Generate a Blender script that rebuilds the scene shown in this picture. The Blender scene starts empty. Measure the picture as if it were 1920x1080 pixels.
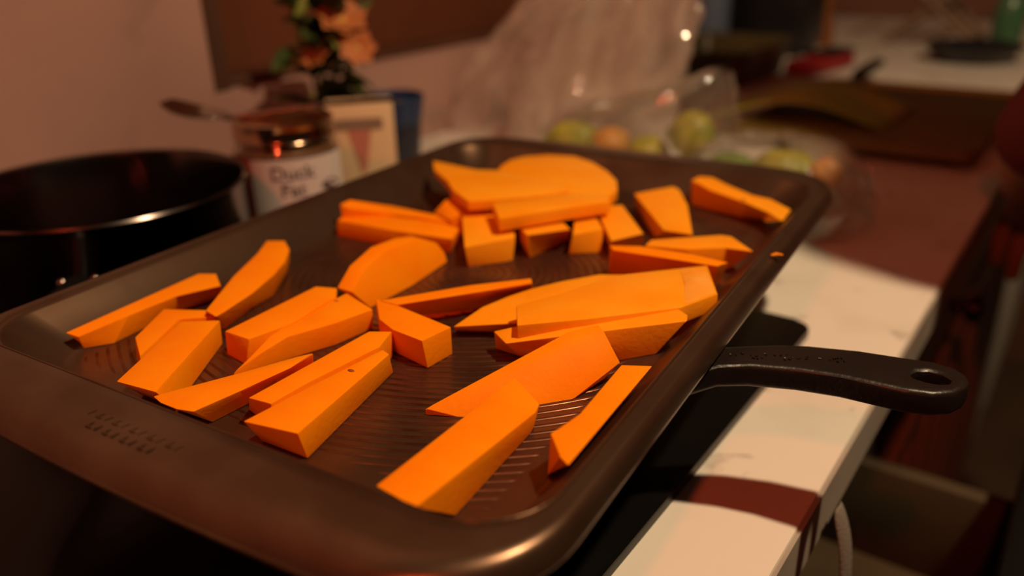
import bpy, bmesh, math, random
from mathutils import Vector, Matrix, noise

random.seed(7)
scene = bpy.context.scene
COL = scene.collection

# ------------------------------------------------------------------ camera
cam_data = bpy.data.cameras.new('camera')
cam_data.sensor_width = 36.0
cam_data.lens = 28.837
cam_data.clip_start = 0.01
cam_data.clip_end = 50
cam_data.dof.use_dof = True
cam_data.dof.focus_distance = 0.315
cam_data.dof.aperture_fstop = 4.2
cam = bpy.data.objects.new('camera', cam_data)
COL.objects.link(cam)
cam.matrix_world = Matrix(((0.860326, -0.186866, 0.474258, 0.0),
                           (0.509280, 0.354813, -0.784055, 0.0),
                           (-0.021759, 0.916072, 0.400423, 0.2366),
                           (0, 0, 0, 1)))
scene.camera = cam

# ------------------------------------------------------------------ world, lamps, exposure
world = bpy.data.worlds.new('night_room')
scene.world = world
world.use_nodes = True
world.node_tree.nodes['Background'].inputs[0].default_value = (1.0, 0.50, 0.30, 1)
world.node_tree.nodes['Background'].inputs[1].default_value = 0.008

def lamp(name, loc, power, color, radius):
    d = bpy.data.lights.new(name, 'POINT')
    d.energy = power; d.color = color; d.shadow_soft_size = radius
    o = bpy.data.objects.new(name, d); COL.objects.link(o); o.location = loc
    return o
lamp('ceiling_lamp_light', (0.42, 0.36, 1.28), 63, (1.0, 0.69, 0.40), 0.03)
lamp('red_lamp_light', (0.03, -0.72, 1.04), 15.5, (1.0, 0.10, 0.035), 0.03)

scene.view_settings.view_transform = 'Standard'
scene.view_settings.look = 'None'
scene.view_settings.gamma = 1.0
scene.view_settings.use_curve_mapping = False
scene.view_settings.exposure = 0.0

# ------------------------------------------------------------------ helpers
# the counter runs at 5 degrees to the tray: a = across (0 at its front edge), b = along it
U = Vector((0.08716, 0.99619, 0)); V = Vector((0.99619, -0.08716, 0)); O0 = Vector((-0.0672, 0, 0))
def W(a, b, z=0.0):
    return O0 + V * a + U * b + Vector((0, 0, z))
ROT = -math.radians(5.0)

def tag(o, label, cat, group=None):
    o['label'] = label; o['category'] = cat
    if group: o['group'] = group
    return o
def structure(o, label=None, cat=None):
    o['kind'] = 'structure'
    if label: o['label'] = label
    if cat: o['category'] = cat
    return o
def empty(name, loc=(0, 0, 0), rz=0.0):
    o = bpy.data.objects.new(name, None); COL.objects.link(o)
    o.location = loc; o.rotation_euler = (0, 0, rz); o.empty_display_size = 0.02
    return o
def mesh_obj(name, me, mat=None, parent=None, loc=None, rz=None):
    o = bpy.data.objects.new(name, me); COL.objects.link(o)
    if mat is not None and len(me.materials) == 0: me.materials.append(mat)
    if parent is not None: o.parent = parent
    if loc is not None: o.location = loc
    if rz is not None: o.rotation_euler = (0, 0, rz)
    return o
def finish(bm, name, smooth=None):
    bmesh.ops.recalc_face_normals(bm, faces=bm.faces)
    me = bpy.data.meshes.new(name)
    if smooth is not None:
        for f in bm.faces: f.smooth = True
        for e in bm.edges:
            if len(e.link_faces) == 2 and e.calc_face_angle(0) > math.radians(smooth): e.smooth = False
    bm.to_mesh(me); bm.free()
    return me
def add_box(bm, lo, hi, bevel=0.0, seg=2):
    vs = [bm.verts.new((x, y, z)) for x in (lo[0], hi[0]) for y in (lo[1], hi[1]) for z in (lo[2], hi[2])]
    fs = [bm.faces.new([vs[i] for i in q]) for q in ((0, 1, 3, 2), (4, 6, 7, 5), (0, 4, 5, 1), (2, 3, 7, 6), (0, 2, 6, 4), (1, 5, 7, 3))]
    if bevel:
        es = list({e for f in fs for e in f.edges})
        bmesh.ops.bevel(bm, geom=es, offset=bevel, segments=seg, profile=0.5, affect='EDGES')
def box(name, lo, hi, mat, parent=None, bevel=0.0, loc=None, rz=None):
    bm = bmesh.new(); add_box(bm, lo, hi, bevel)
    return mesh_obj(name, finish(bm, name, 35 if bevel else None), mat, parent, loc, rz)
def add_lathe(bm, prof, n=48, center=(0, 0, 0), close=False):
    rings = []
    for r, z in prof:
        if r < 1e-6: rings.append([bm.verts.new((center[0], center[1], center[2] + z))])
        else: rings.append([bm.verts.new((center[0] + r * math.cos(2 * math.pi * i / n), center[1] + r * math.sin(2 * math.pi * i / n), center[2] + z)) for i in range(n)])
    pairs = list(zip(rings, rings[1:]))
    if close: pairs.append((rings[-1], rings[0]))
    for A, B in pairs:
        for i in range(n):
            j = (i + 1) % n
            if len(A) == 1 and len(B) == 1: continue
            if len(A) == 1: bm.faces.new((A[0], B[i], B[j]))
            elif len(B) == 1: bm.faces.new((A[i], A[j], B[0]))
            else: bm.faces.new((A[i], A[j], B[j], B[i]))
def lathe(name, prof, mat, parent=None, n=48, loc=None, close=False, smooth=40):
    bm = bmesh.new(); add_lathe(bm, prof, n, close=close)
    return mesh_obj(name, finish(bm, name, smooth), mat, parent, loc)
def add_tube(bm, pts, rad, n=10, flat=1.0, cap=True, upv=Vector((0, 0, 1))):
    pts = [Vector(p) for p in pts]; rings = []
    for i, p in enumerate(pts):
        t = (pts[min(i + 1, len(pts) - 1)] - pts[max(i - 1, 0)]).normalized()
        s = t.cross(upv)
        if s.length < 1e-4: s = t.cross(Vector((0, 1, 0)))
        s.normalize(); u = s.cross(t).normalized()
        r = rad[i] if isinstance(rad, (list, tuple)) else rad
        fl = flat[i] if isinstance(flat, (list, tuple)) else flat
        rings.append([bm.verts.new(p + s * (r * math.cos(2 * math.pi * k / n)) + u * (r * fl * math.sin(2 * math.pi * k / n))) for k in range(n)])
    for A, B in zip(rings, rings[1:]):
        for k in range(n):
            bm.faces.new((A[k], A[(k + 1) % n], B[(k + 1) % n], B[k]))
    if cap:
        bm.faces.new(rings[0]); bm.faces.new(rings[-1])
def tube(name, pts, rad, mat, parent=None, n=10, flat=1.0, smooth=60):
    bm = bmesh.new(); add_tube(bm, pts, rad, n, flat)
    return mesh_obj(name, finish(bm, name, smooth), mat, parent)

# ------------------------------------------------------------------ materials
def mat(name, base, rough=0.5, metal=0.0, spec=0.5, var=None, vscale=20.0, bump=0.0, bscale=80.0,
        trans=0.0, ior=1.45, alpha=None, sss=0.0, detail=4.0, coat=0.0, rough_var=0.0, lo=0.35, hi=0.65):
    m = bpy.data.materials.new(name); m.use_nodes = True
    nt = m.node_tree; b = nt.nodes['Principled BSDF']
    b.inputs['Base Color'].default_value = (*base, 1)
    b.inputs['Roughness'].default_value = rough
    b.inputs['Metallic'].default_value = metal
    b.inputs['Specular IOR Level'].default_value = spec
    b.inputs['IOR'].default_value = ior
    b.inputs['Transmission Weight'].default_value = trans
    b.inputs['Coat Weight'].default_value = coat
    if sss:
        b.inputs['Subsurface Weight'].default_value = sss
        b.inputs['Subsurface Radius'].default_value = (1.0, 0.3, 0.05)
        b.inputs['Subsurface Scale'].default_value = 0.004
    tc = nt.nodes.new('ShaderNodeTexCoord')
    if var is not None or rough_var:
        n = nt.nodes.new('ShaderNodeTexNoise'); n.inputs['Scale'].default_value = vscale; n.inputs['Detail'].default_value = detail
        nt.links.new(tc.outputs['Object'], n.inputs['Vector'])
        r = nt.nodes.new('ShaderNodeValToRGB')
        r.color_ramp.elements[0].position = lo; r.color_ramp.elements[1].position = hi
        r.color_ramp.elements[0].color = (*base, 1); r.color_ramp.elements[1].color = (*(var or base), 1)
        nt.links.new(n.outputs['Fac'], r.inputs['Fac'])
        if var is not None: nt.links.new(r.outputs['Color'], b.inputs['Base Color'])
        if rough_var:
            mr = nt.nodes.new('ShaderNodeMapRange')
            mr.inputs['To Min'].default_value = rough - rough_var; mr.inputs['To Max'].default_value = rough + rough_var
            nt.links.new(n.outputs['Fac'], mr.inputs['Value']); nt.links.new(mr.outputs['Result'], b.inputs['Roughness'])
    if bump:
        n2 = nt.nodes.new('ShaderNodeTexNoise'); n2.inputs['Scale'].default_value = bscale; n2.inputs['Detail'].default_value = 3
        nt.links.new(tc.outputs['Object'], n2.inputs['Vector'])
        bp = nt.nodes.new('ShaderNodeBump'); bp.inputs['Strength'].default_value = bump; bp.inputs['Distance'].default_value = 0.002
        nt.links.new(n2.outputs['Fac'], bp.inputs['Height']); nt.links.new(bp.outputs['Normal'], b.inputs['Normal'])
    return m
def clear_film(name, tint, solid, rough=0.12, bump=0.35, bscale=60):
    """thin clear plastic: partly see-through, partly glossy milky film"""
    m = mat(name, tint, rough=rough, spec=0.8, bump=bump, bscale=bscale)
    nt = m.node_tree; b = nt.nodes['Principled BSDF']; out = nt.nodes['Material Output']
    tr = nt.nodes.new('ShaderNodeBsdfTransparent'); mx = nt.nodes.new('ShaderNodeMixShader')
    mx.inputs['Fac'].default_value = solid
    nt.links.new(tr.outputs[0], mx.inputs[1]); nt.links.new(b.outputs[0], mx.inputs[2])
    gl = nt.nodes.new('ShaderNodeBsdfGlossy'); gl.inputs['Roughness'].default_value = 0.05; m2 = nt.nodes.new('ShaderNodeMixShader'); m2.inputs['Fac'].default_value = 0.09
    nt.links.new(mx.outputs[0], m2.inputs[1]); nt.links.new(gl.outputs[0], m2.inputs[2]); nt.links.new(m2.outputs[0], out.inputs['Surface'])
    return m

M = {}
M['counter'] = mat('marble_laminate', (0.80, 0.76, 0.69), rough=0.35, var=(0.68, 0.63, 0.55), vscale=9, detail=6, lo=0.5, hi=0.75)
def add_veins(m, scale, color, lo, hi):
    nt = m.node_tree; b = nt.nodes['Principled BSDF']
    src = b.inputs['Base Color'].links[0].from_socket
    tc = nt.nodes.new('ShaderNodeTexCoord')
    n = nt.nodes.new('ShaderNodeTexNoise'); n.inputs['Scale'].default_value = scale; n.inputs['Detail'].default_value = 5; n.inputs['Distortion'].default_value = 0.6
    nt.links.new(tc.outputs['Object'], n.inputs['Vector'])
    r = nt.nodes.new('ShaderNodeValToRGB'); r.color_ramp.elements[0].position = lo; r.color_ramp.elements[1].position = hi
    nt.links.new(n.outputs['Fac'], r.inputs['Fac'])
    mx = nt.nodes.new('ShaderNodeMix'); mx.data_type = 'RGBA'
    nt.links.new(r.outputs['Color'], mx.inputs['Factor']); nt.links.new(src, mx.inputs['A']); mx.inputs['B'].default_value = (*color, 1)
    nt.links.new(mx.outputs['Result'], b.inputs['Base Color'])
add_veins(M['counter'], 30, (0.30, 0.26, 0.22), 0.62, 0.78)
M['counter_edge'] = mat('counter_edge_band', (0.42, 0.38, 0.33), rough=0.5, var=(0.34, 0.3, 0.26), vscale=14)
M['wall'] = mat('painted_plaster', (0.42, 0.255, 0.215), rough=0.75, var=(0.33, 0.195, 0.165), vscale=4, bump=0.15, bscale=25)
add_veins(M['wall'], 8, (0.20, 0.14, 0.10), 0.60, 0.82)
M['wall_far'] = mat('dark_brown_paint', (0.16, 0.07, 0.04), rough=0.7, var=(0.12, 0.05, 0.03), vscale=3)
M['floor'] = mat('dark_floor_boards', (0.10, 0.06, 0.035), rough=0.5, var=(0.07, 0.045, 0.03), vscale=6)
M['cab'] = mat('cabinet_grey_paint', (0.42, 0.39, 0.35), rough=0.45, var=(0.38, 0.35, 0.31), vscale=5)
M['cab_dark'] = mat('cabinet_shadow_gap', (0.02, 0.017, 0.015), rough=0.6)
M['drawer'] = mat('drawer_dark_board', (0.085, 0.060, 0.032), rough=0.55, var=(0.06, 0.042, 0.024), vscale=12)
M['frame'] = mat('dark_window_wood', (0.10, 0.04, 0.022), rough=0.45, var=(0.07, 0.03, 0.017), vscale=15)
M['pane'] = mat('night_window_pane', (0.14, 0.042, 0.02), rough=0.18, var=(0.10, 0.035, 0.018), vscale=4)
M['hob'] = mat('black_glass', (0.004, 0.004, 0.004), rough=0.28, spec=0.25)
M['iron'] = mat('cast_iron', (0.011, 0.008, 0.007), rough=0.36, spec=0.5, bump=0.12, bscale=300, var=(0.016, 0.011, 0.009), vscale=40)
M['tray'] = mat('browned_nonstick_steel', (0.175, 0.112, 0.072), rough=0.30, metal=0.8, var=(0.125, 0.068, 0.042), vscale=28, rough_var=0.07, detail=6)
M['tray_rim'] = M['tray']
M['tray_floor'] = mat('oiled_ridged_steel', (0.23, 0.095, 0.052), rough=0.30, metal=0.8, var=(0.085, 0.030, 0.016), vscale=45, rough_var=0.08, detail=6)
M['potato'] = mat('sweet_potato_flesh', (0.98, 0.25, 0.001), rough=0.55, spec=0.07, var=(0.99, 0.30, 0.003), vscale=38, bump=0.10, bscale=420, sss=0.15)
M['potato_lamplit'] = mat('lamplit_sweet_potato_flesh', (0.99, 0.33, 0.004), rough=0.42, spec=0.2, var=(0.99, 0.39, 0.012), vscale=38, bump=0.10, bscale=420, sss=0.15)  # same flesh, with the lamp's stronger light put into a yellower colour
M['speck'] = mat('brown_speck', (0.30, 0.06, 0.005), rough=0.6)
M['pale_skin'] = mat('pale_damp_flesh', (0.99, 0.46, 0.07), rough=0.35, spec=0.4, var=(0.99, 0.37, 0.015), vscale=60, bump=0.2, bscale=200)
M['oil'] = mat('oil_drop', (0.9, 0.55, 0.2), rough=0.04, trans=0.9, ior=1.45)
M['steel'] = mat('brushed_steel', (0.42, 0.38, 0.35), rough=0.16, metal=1.0)
M['pot_in'] = mat('dark_steel_pot', (0.20, 0.17, 0.16), rough=0.2, metal=1.0, var=(0.09, 0.075, 0.07), vscale=8)
M['black_plastic'] = mat('black_plastic', (0.006, 0.006, 0.006), rough=0.35)

# ------------------------------------------------------------------ the setting
structure(box('floor', (-1.4, -1.6, -0.93), (2.6, 3.2, -0.90), M['floor'], loc=O0, rz=ROT))
def slab_ab(name, a0, a1, b0, b1, z0, z1, m, parent=None, bevel=0.0):
    return box(name, (a0, b0, z0), (a1, b1, z1), m, parent, bevel, loc=None if parent else O0, rz=None if parent else ROT)
# wall along the back of the counter, with a window opening
wl = empty('wall_left', O0, ROT); structure(wl)
slab_ab('wall_panel', -0.74, -0.62, -1.5, 0.478, -0.90, 1.60, M['wall'], wl)
slab_ab('wall_upstand', -0.74, -0.62, 0.478, 2.45, -0.90, 0.097, M['wall'], wl)
slab_ab('wall_lintel', -0.74, -0.62, 0.478, 2.45, 1.15, 1.60, M['wall'], wl)
slab_ab('wall_pier', -0.74, -0.62, 1.35, 2.45, 0.097, 1.15, M['wall'], wl)
wn = empty('window_1', O0, ROT); structure(wn)
slab_ab('window_frame', -0.700, -0.640, 0.479, 0.512, 0.098, 1.149, M['frame'], wn, 0.002)
slab_ab('window_frame', -0.700, -0.640, 1.317, 1.349, 0.098, 1.149, M['frame'], wn, 0.002)
slab_ab('window_frame', -0.700, -0.650, 0.513, 1.316, 0.098, 0.106, M['frame'], wn, 0.002)
slab_ab('window_frame', -0.700, -0.640, 0.513, 1.316, 1.117, 1.149, M['frame'], wn, 0.002)
slab_ab('window_pane', -0.690, -0.676, 0.513, 1.316, 0.107, 1.116, M['pane'], wn)
structure(slab_ab('wall_back', -0.74, 2.4, 2.46, 2.56, -0.90, 1.60, M['wall_far']))

# worktop
ct = empty('worktop', O0, ROT)
tag(ct, 'long off-white marbled kitchen worktop running beneath the tray to the far wall', 'worktop')
slab_ab('top_surface', -0.6195, -0.001, -0.90, 2.455, -0.033, 0.0, M['counter'], ct, 0.0015)
slab_ab('edge_band', -0.0008, 0.0007, -0.90, 2.455, -0.0315, -0.0018, M['counter_edge'], ct)

# cabinets under the worktop
CAB_LABELS = ['grey base cabinet with an open drawer under the handle of the iron pan',
              'grey base cabinet with ribbed door just beyond the open drawer',
              'grey base cabinet with plain door below the cutting board',
              'grey base cabinet at the far end below the dark dish']
for k, (b0, b1) in enumerate(((0.02, 0.648), (0.652, 1.25), (1.254, 1.85), (1.854, 2.45))):
    cb = empty('base_cabinet', O0, ROT)
    tag(cb, CAB_LABELS[k], 'cabinet', 'grey base cabinets under the worktop')
    if k == 0:
        slab_ab('carcass', -0.60, -0.10, b0, b1, -0.88, -0.30, M['cab_dark'], cb)
        slab_ab('side_panel', -0.60, -0.03, b1 - 0.016, b1, -0.30, -0.034, M['cab'], cb)
        slab_ab('side_panel', -0.60, -0.03, b0, b0 + 0.016, -0.30, -0.034, M['cab'], cb)
        slab_ab('door', -0.10, -0.012, b0 + 0.002, b1 - 0.002, -0.80, -0.31, M['cab'], cb, 0.002)
        dr = slab_ab('drawer', -0.10, 0.075, b0 + 0.02, b1 - 0.02, -0.262, -0.252, M['drawer'], cb, 0.001)
        slab_ab('drawer_side', -0.10, 0.075, b1 - 0.034, b1 - 0.020, -0.252, -0.165, M['drawer'], dr, 0.001)
        slab_ab('drawer_side', -0.10, 0.075, b0 + 0.020, b0 + 0.034, -0.252, -0.165, M['drawer'], dr, 0.001)
        slab_ab('drawer_front', 0.075, 0.095, b0 + 0.002, b1 - 0.002, -0.30, -0.10, M['black_plastic'], dr, 0.002)
    else:
        slab_ab('carcass', -0.60, -0.035, b0, b1, -0.88, -0.034, M['cab_dark'], cb)
        slab_ab('drawer_front', -0.035, -0.012, b0 + 0.002, b1 - 0.002, -0.125, -0.036, M['cab'], cb, 0.002)
        d = slab_ab('door', -0.035, -0.014, b0 + 0.002, b1 - 0.002, -0.80, -0.190, M['cab'], cb, 0.002)
        for j in range(6):
            bb = b0 + 0.06 + j * 0.09
            slab_ab('door_rib', -0.014, -0.009, bb, bb + 0.035, -0.78, -0.21, M['cab'], d, 0.002)
        bm = bmesh.new(); add_lathe(bm, [(0, 0.0), (0.006, 0.0), (0.006, 0.012), (0.013, 0.016), (0.013, 0.024), (0.009, 0.027), (0, 0.0275)], 20)
        me = finish(bm, 'knob', 40)
        kb = mesh_obj('knob', me, M['black_plastic'], cb); kb.location = (-0.0125, b0 + 0.17, -0.10); kb.rotation_euler = (0, math.pi / 2, 0)

# strip of pale cloth hanging from the drawer gap
bm = bmesh.new()
pp = [W(0.004, 0.345, -0.012), W(0.012, 0.348, -0.035), W(0.014, 0.350, -0.07), W(0.013, 0.347, -0.105), W(0.010, 0.335, -0.15), W(0.012, 0.318, -0.20), W(0.016, 0.300, -0.245)]
M['cloth_pale'] = mat('pale_grey_cloth', (0.22, 0.20, 0.17), rough=0.85, bump=0.3, bscale=600)
L = []
for i, p in enumerate(pp):
    wv = 0.007 + 0.002 * math.sin(i * 1.3)
    L.append([bm.verts.new(p + U * (-wv)), bm.verts.new(p + V * 0.004), bm.verts.new(p + U * wv)])
for A, B in zip(L, L[1:]):
    for k in range(2): bm.faces.new((A[k], A[k + 1], B[k + 1], B[k]))
cl = mesh_obj('dish_cloth', finish(bm, 'dish_cloth', 80), M['cloth_pale'])
md = cl.modifiers.new('thick', 'SOLIDIFY'); md.thickness = 0.002
md = cl.modifiers.new('sub', 'SUBSURF'); md.levels = 2; md.render_levels = 2
tag(cl, 'narrow strip of pale cloth hanging over the worktop edge near the hob', 'cloth')

# ------------------------------------------------------------------ hob
hb = empty('glass_hob', W(0, 0, 0), ROT)
tag(hb, 'black glass hob with rounded corners set on the worktop under the iron pan', 'hob')
def rounded_rect(hx, hy, r, k=8, cx=0.0, cy=0.0):
    pts = []
    for sx, sy, a0 in ((1, 1, 0), (-1, 1, 90), (-1, -1, 180), (1, -1, 270)):
        for i in range(k + 1):
            a = math.radians(a0 + 90 * i / k)
            pts.append((cx + sx * (hx - r) + r * math.cos(a), cy + sy * (hy - r) + r * math.sin(a)))
    return pts
def prism(name, pts, z0, z1, m, parent=None, bevel=0.0, smooth=35):
    bm = bmesh.new()
    lo = [bm.verts.new((x, y, z0)) for x, y in pts]; hi = [bm.verts.new((x, y, z1)) for x, y in pts]
    bm.faces.new(lo[::-1]); ft = bm.faces.new(hi)
    n = len(pts)
    for i in range(n): bm.faces.new((lo[i], lo[(i + 1) % n], hi[(i + 1) % n], hi[i]))
    if bevel: bmesh.ops.bevel(bm, geom=list(ft.edges), offset=bevel, segments=2, profile=0.5, affect='EDGES')
    return mesh_obj(name, finish(bm, name, smooth), m, parent)
prism('glass_top', rounded_rect(0.26, 0.297, 0.012, 8, -0.3125, 0.193), 0.0005, 0.006, M['hob'], hb, 0.0015)

# ------------------------------------------------------------------ iron skillet
SK = Vector((-0.222, 0.283, 0.0062))
sk = empty('iron_skillet', SK)
tag(sk, 'black cast iron skillet under the tray, its pierced handle sticking out right', 'skillet')
lathe('pan_body', [(0, 0.0), (0.100, 0.0), (0.106, 0.004), (0.128, 0.058), (0.130, 0.0605), (0.1285, 0.0622), (0.1235, 0.0605), (0.101, 0.010), (0.096, 0.0065), (0, 0.0065)], M['iron'], sk, 64)
HS = 0.915
hb_back = [(-0.122, 0.316), (-0.0932, 0.3319), (-0.0887, 0.3349), (-0.0695, 0.3475), (-0.057, 0.3533), (-0.0359, 0.3592), (-0.0174, 0.3617), (-0.0057, 0.3636), (0.0032, 0.3618), (0.0078, 0.3575), (0.0096, 0.3521), (0.0084, 0.3458), (0.005, 0.3391), (-0.0027, 0.3336), (-0.0137, 0.3314), (-0.0373, 0.3312), (-0.055, 0.3283), (-0.074, 0.3222), (-0.086, 0.3152), (-0.112, 0.291)]
hb_back = [(x * HS, y * HS) for x, y in hb_back]
hole = [(-0.0125, 0.3475), (-0.0105, 0.3515), (-0.006, 0.3538), (-0.001, 0.3535), (0.0025, 0.3505), (0.002, 0.3465), (-0.0015, 0.3440), (-0.0065, 0.3434), (-0.0110, 0.3445)]
hole = [(x * HS, y * HS) for x, y in hole]
def handle_mesh():
    bm = bmesh.new()
    zt = 0.0750; th = 0.0105
    def arch(x): return -0.0095 * max(0.0, min(1.0, (-0.084 - x) / 0.026))
    loops = []
    for pts in (hb_back, hole):
        vs = [bm.verts.new((x, y, zt + arch(x))) for x, y in pts]
        loops.append([bm.edges.new((vs[i], vs[(i + 1) % len(vs)])) for i in range(len(vs))])
    res = bmesh.ops.triangle_fill(bm, use_beauty=True, use_dissolve=False, edges=[e for l in loops for e in l])
    faces = [g for g in res['geom'] if isinstance(g, bmesh.types.BMFace)]
    bound = [e for l in loops for e in l]
    ext = bmesh.ops.extrude_face_region(bm, geom=faces)
    down = [g for g in ext['geom'] if isinstance(g, bmesh.types.BMVert)]
    bmesh.ops.translate(bm, verts=down, vec=(0, 0, -th))
    bmesh.ops.recalc_face_normals(bm, faces=bm.faces)
    es = [e for e in bm.edges if len(e.link_faces) == 2 and e.calc_face_angle(0) > 1.0]
    bmesh.ops.bevel(bm, geom=es, offset=0.0022, segments=3, profile=0.5, affect='EDGES')
    for v in bm.verts: v.co -= SK
    return finish(bm, 'handle', 30)
hd = mesh_obj('handle', handle_mesh(), M['iron'], sk)
# worn raised marks near the root of the handle
hv = Vector((-0.0381 + 0.085, 0.3472 - 0.3276, 0)); hu = hv.normalized(); hw = Vector((-hu.y, hu.x, 0))
bm = bmesh.new()
for i, t in enumerate((0.0, 0.05, 0.09, 0.2, 0.25, 0.3, 0.42, 0.47, 0.52, 0.60, 0.64, 0.76, 0.88, 0.93, 0.97)):
    c = (Vector((-0.085, 0.3276, 0)) + hv * t - hw * 0.001) * HS + Vector((0, 0, 0.0752))
    hh = 0.0026
    mr = random.Random(i); segs = []
    for _ in range(2 if i % 4 else 3):
        x0 = mr.uniform(-0.0015, 0.0015); y0 = mr.uniform(-hh, hh); segs.append(((x0, y0), (x0 + mr.uniform(-0.0009, 0.0009), y0 + mr.uniform(-0.001, 0.001))))
    for (x0, y0), (x1, y1) in segs:
        add_tube(bm, [c + hu * x0 + hw * y0 - SK, c + hu * x1 + hw * y1 - SK], 0.00045, 6)
mesh_obj('raised_marks', finish(bm, 'raised_marks', 60), M['iron'], hd)

# ------------------------------------------------------------------ baking tray
TC = Vector((-0.2188, 0.332, 0.0))
tr = empty('baking_tray', (TC.x, TC.y, 0.0687))
tag(tr, 'dark browned metal baking tray with wide end flanges holding the sweet potato', 'baking tray')
TZ = 0.0687
KC = 12; KS = 14; KE = 24
def outline(hx, hy, r, bow=0.0):
    pts = []
    corners = [(1, 1, 0), (-1, 1, 90), (-1, -1, 180), (1, -1, 270)]
    for ci, (sx, sy, a0) in enumerate(corners):
        for i in range(KC + 1):
            a = math.radians(a0 + 90 * i / KC)
            pts.append([sx * (hx - r) + r * math.cos(a), sy * (hy - r) + r * math.sin(a)])
        nx = corners[(ci + 1) % 4]
        p0 = pts[-1]; a = math.radians(nx[2])
        p1 = [nx[0] * (hx - r) + r * math.cos(a), nx[1] * (hy - r) + r * math.sin(a)]
        k = KE if ci % 2 == 0 else KS
        for i in range(1, k):
            t = i / k; pts.append([p0[0] + (p1[0] - p0[0]) * t, p0[1] + (p1[1] - p0[1]) * t])
    if bow:
        for p in pts:
            c = max(0.0, math.cos(min(1.0, abs(p[0]) / hx) * math.pi / 2))
            wgt = max(0.0, (abs(p[1]) - (hy - r)) / r)
            p[1] += math.copysign(bow * c * wgt, p[1])
    return pts
FL = outline(0.1125, 0.1690, 0.018)
FL2 = outline(0.1155, 0.1720, 0.0205)
IN0 = outline(0.1295, 0.1862, 0.0255)
IN = outline(0.1315, 0.1884, 0.0270)
OUT = outline(0.1403, 0.2145, 0.0440, 0.005)
def lerp(A, B, s): return [[a[0] + (b[0] - a[0]) * s, a[1] + (b[1] - a[1]) * s] for a, b in zip(A, B)]
rings = [(FL, 0.0696), (FL2, 0.0706), (IN0, 0.0868), (IN, 0.0896), (lerp(IN, OUT, 0.10), 0.0903), (lerp(IN, OUT, 0.20), 0.0904), (lerp(IN, OUT, 0.36), 0.0898),
         (lerp(IN, OUT, 0.52), 0.0899), (lerp(IN, OUT, 0.68), 0.0893), (lerp(IN, OUT, 0.80), 0.0881), (lerp(IN, OUT, 0.88), 0.0864), (lerp(IN, OUT, 0.95), 0.0841), (OUT, 0.0817), (OUT, 0.0805), (lerp(IN, OUT, 0.95), 0.0798)]
def ring_mesh(rr, name, cap=False):
    bm = bmesh.new(); vs = [[bm.verts.new((x, y, z - TZ)) for x, y in pts] for pts, z in rr]
    n = len(vs[0])
    for A, B in zip(vs, vs[1:]):
        for i in range(n): bm.faces.new((A[i], A[(i + 1) % n], B[(i + 1) % n], B[i]))
    if cap: bm.faces.new(vs[0][::-1])
    return finish(bm, name, 50)
o = mesh_obj('tray_wall', ring_mesh(rings[:4], 'tray_wall', cap=True), M['tray'], tr)
md = o.modifiers.new('gauge', 'SOLIDIFY'); md.thickness = 0.0007; md.offset = -1 if True else 1
rim = mesh_obj('tray_rim', ring_mesh(rings[3:], 'tray_rim'), M['tray_rim'], tr)
# ridged floor: concentric rings around the tray centre
def ridged_floor():
    nx, ny = 300, 450
    hx, hy = 0.1122, 0.1687
    vs = []; fs = []
    for j in range(ny + 1):
        y = -hy + 2 * hy * j / ny
        for i in range(nx + 1):
            x = -hx + 2 * hx * i / nx
            r = math.hypot(x + 0.004, y - 0.002)
            e = min(1.0, max(0.0, (min(hx - abs(x), hy - abs(y)) - 0.006) / 0.004))
            vs.append((x, y, 0.0700 - TZ + e * 0.0007 * math.sin(2 * math.pi * r / 0.00435)))
    for j in range(ny):
        for i in range(nx):
            x = -hx + 2 * hx * (i + .5) / nx; y = -hy + 2 * hy * (j + .5) / ny
            if abs(x) > hx - 0.016 and abs(y) > hy - 0.016 and math.hypot(abs(x) - hx + 0.016, abs(y) - hy + 0.016) > 0.0165: continue
            a = j * (nx + 1) + i; fs.append((a, a + 1, a + nx + 2, a + nx + 1))
    me = bpy.data.meshes.new('ridged_floor'); me.from_pydata(vs, [], fs)
    me.polygons.foreach_set('use_smooth', [True] * len(fs)); me.update()
    return me
mesh_obj('ridged_floor', ridged_floor(), M['tray_floor'], tr)
# worn embossed marks on the near flange
bm = bmesh.new()
for row in range(2):
    for i in range(11 if row == 0 else 8):
        x = -0.2466 + 0.0044 * i + row * 0.006 - TC.x; y = 0.1305 - row * 0.0050 - TC.y
        add_tube(bm, [(x, y - 0.0014, 0.0899 - TZ), (x + 0.0008, y + 0.0014, 0.0899 - TZ)], 0.0004, 6)
        if (i + row) % 2: add_tube(bm, [(x, y - 0.0012, 0.0899 - TZ), (x + 0.0022, y - 0.0010, 0.0899 - TZ)], 0.0004, 6)
mesh_obj('embossed_marks', finish(bm, 'embossed_marks', 60), M['tray'], rim)

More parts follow.
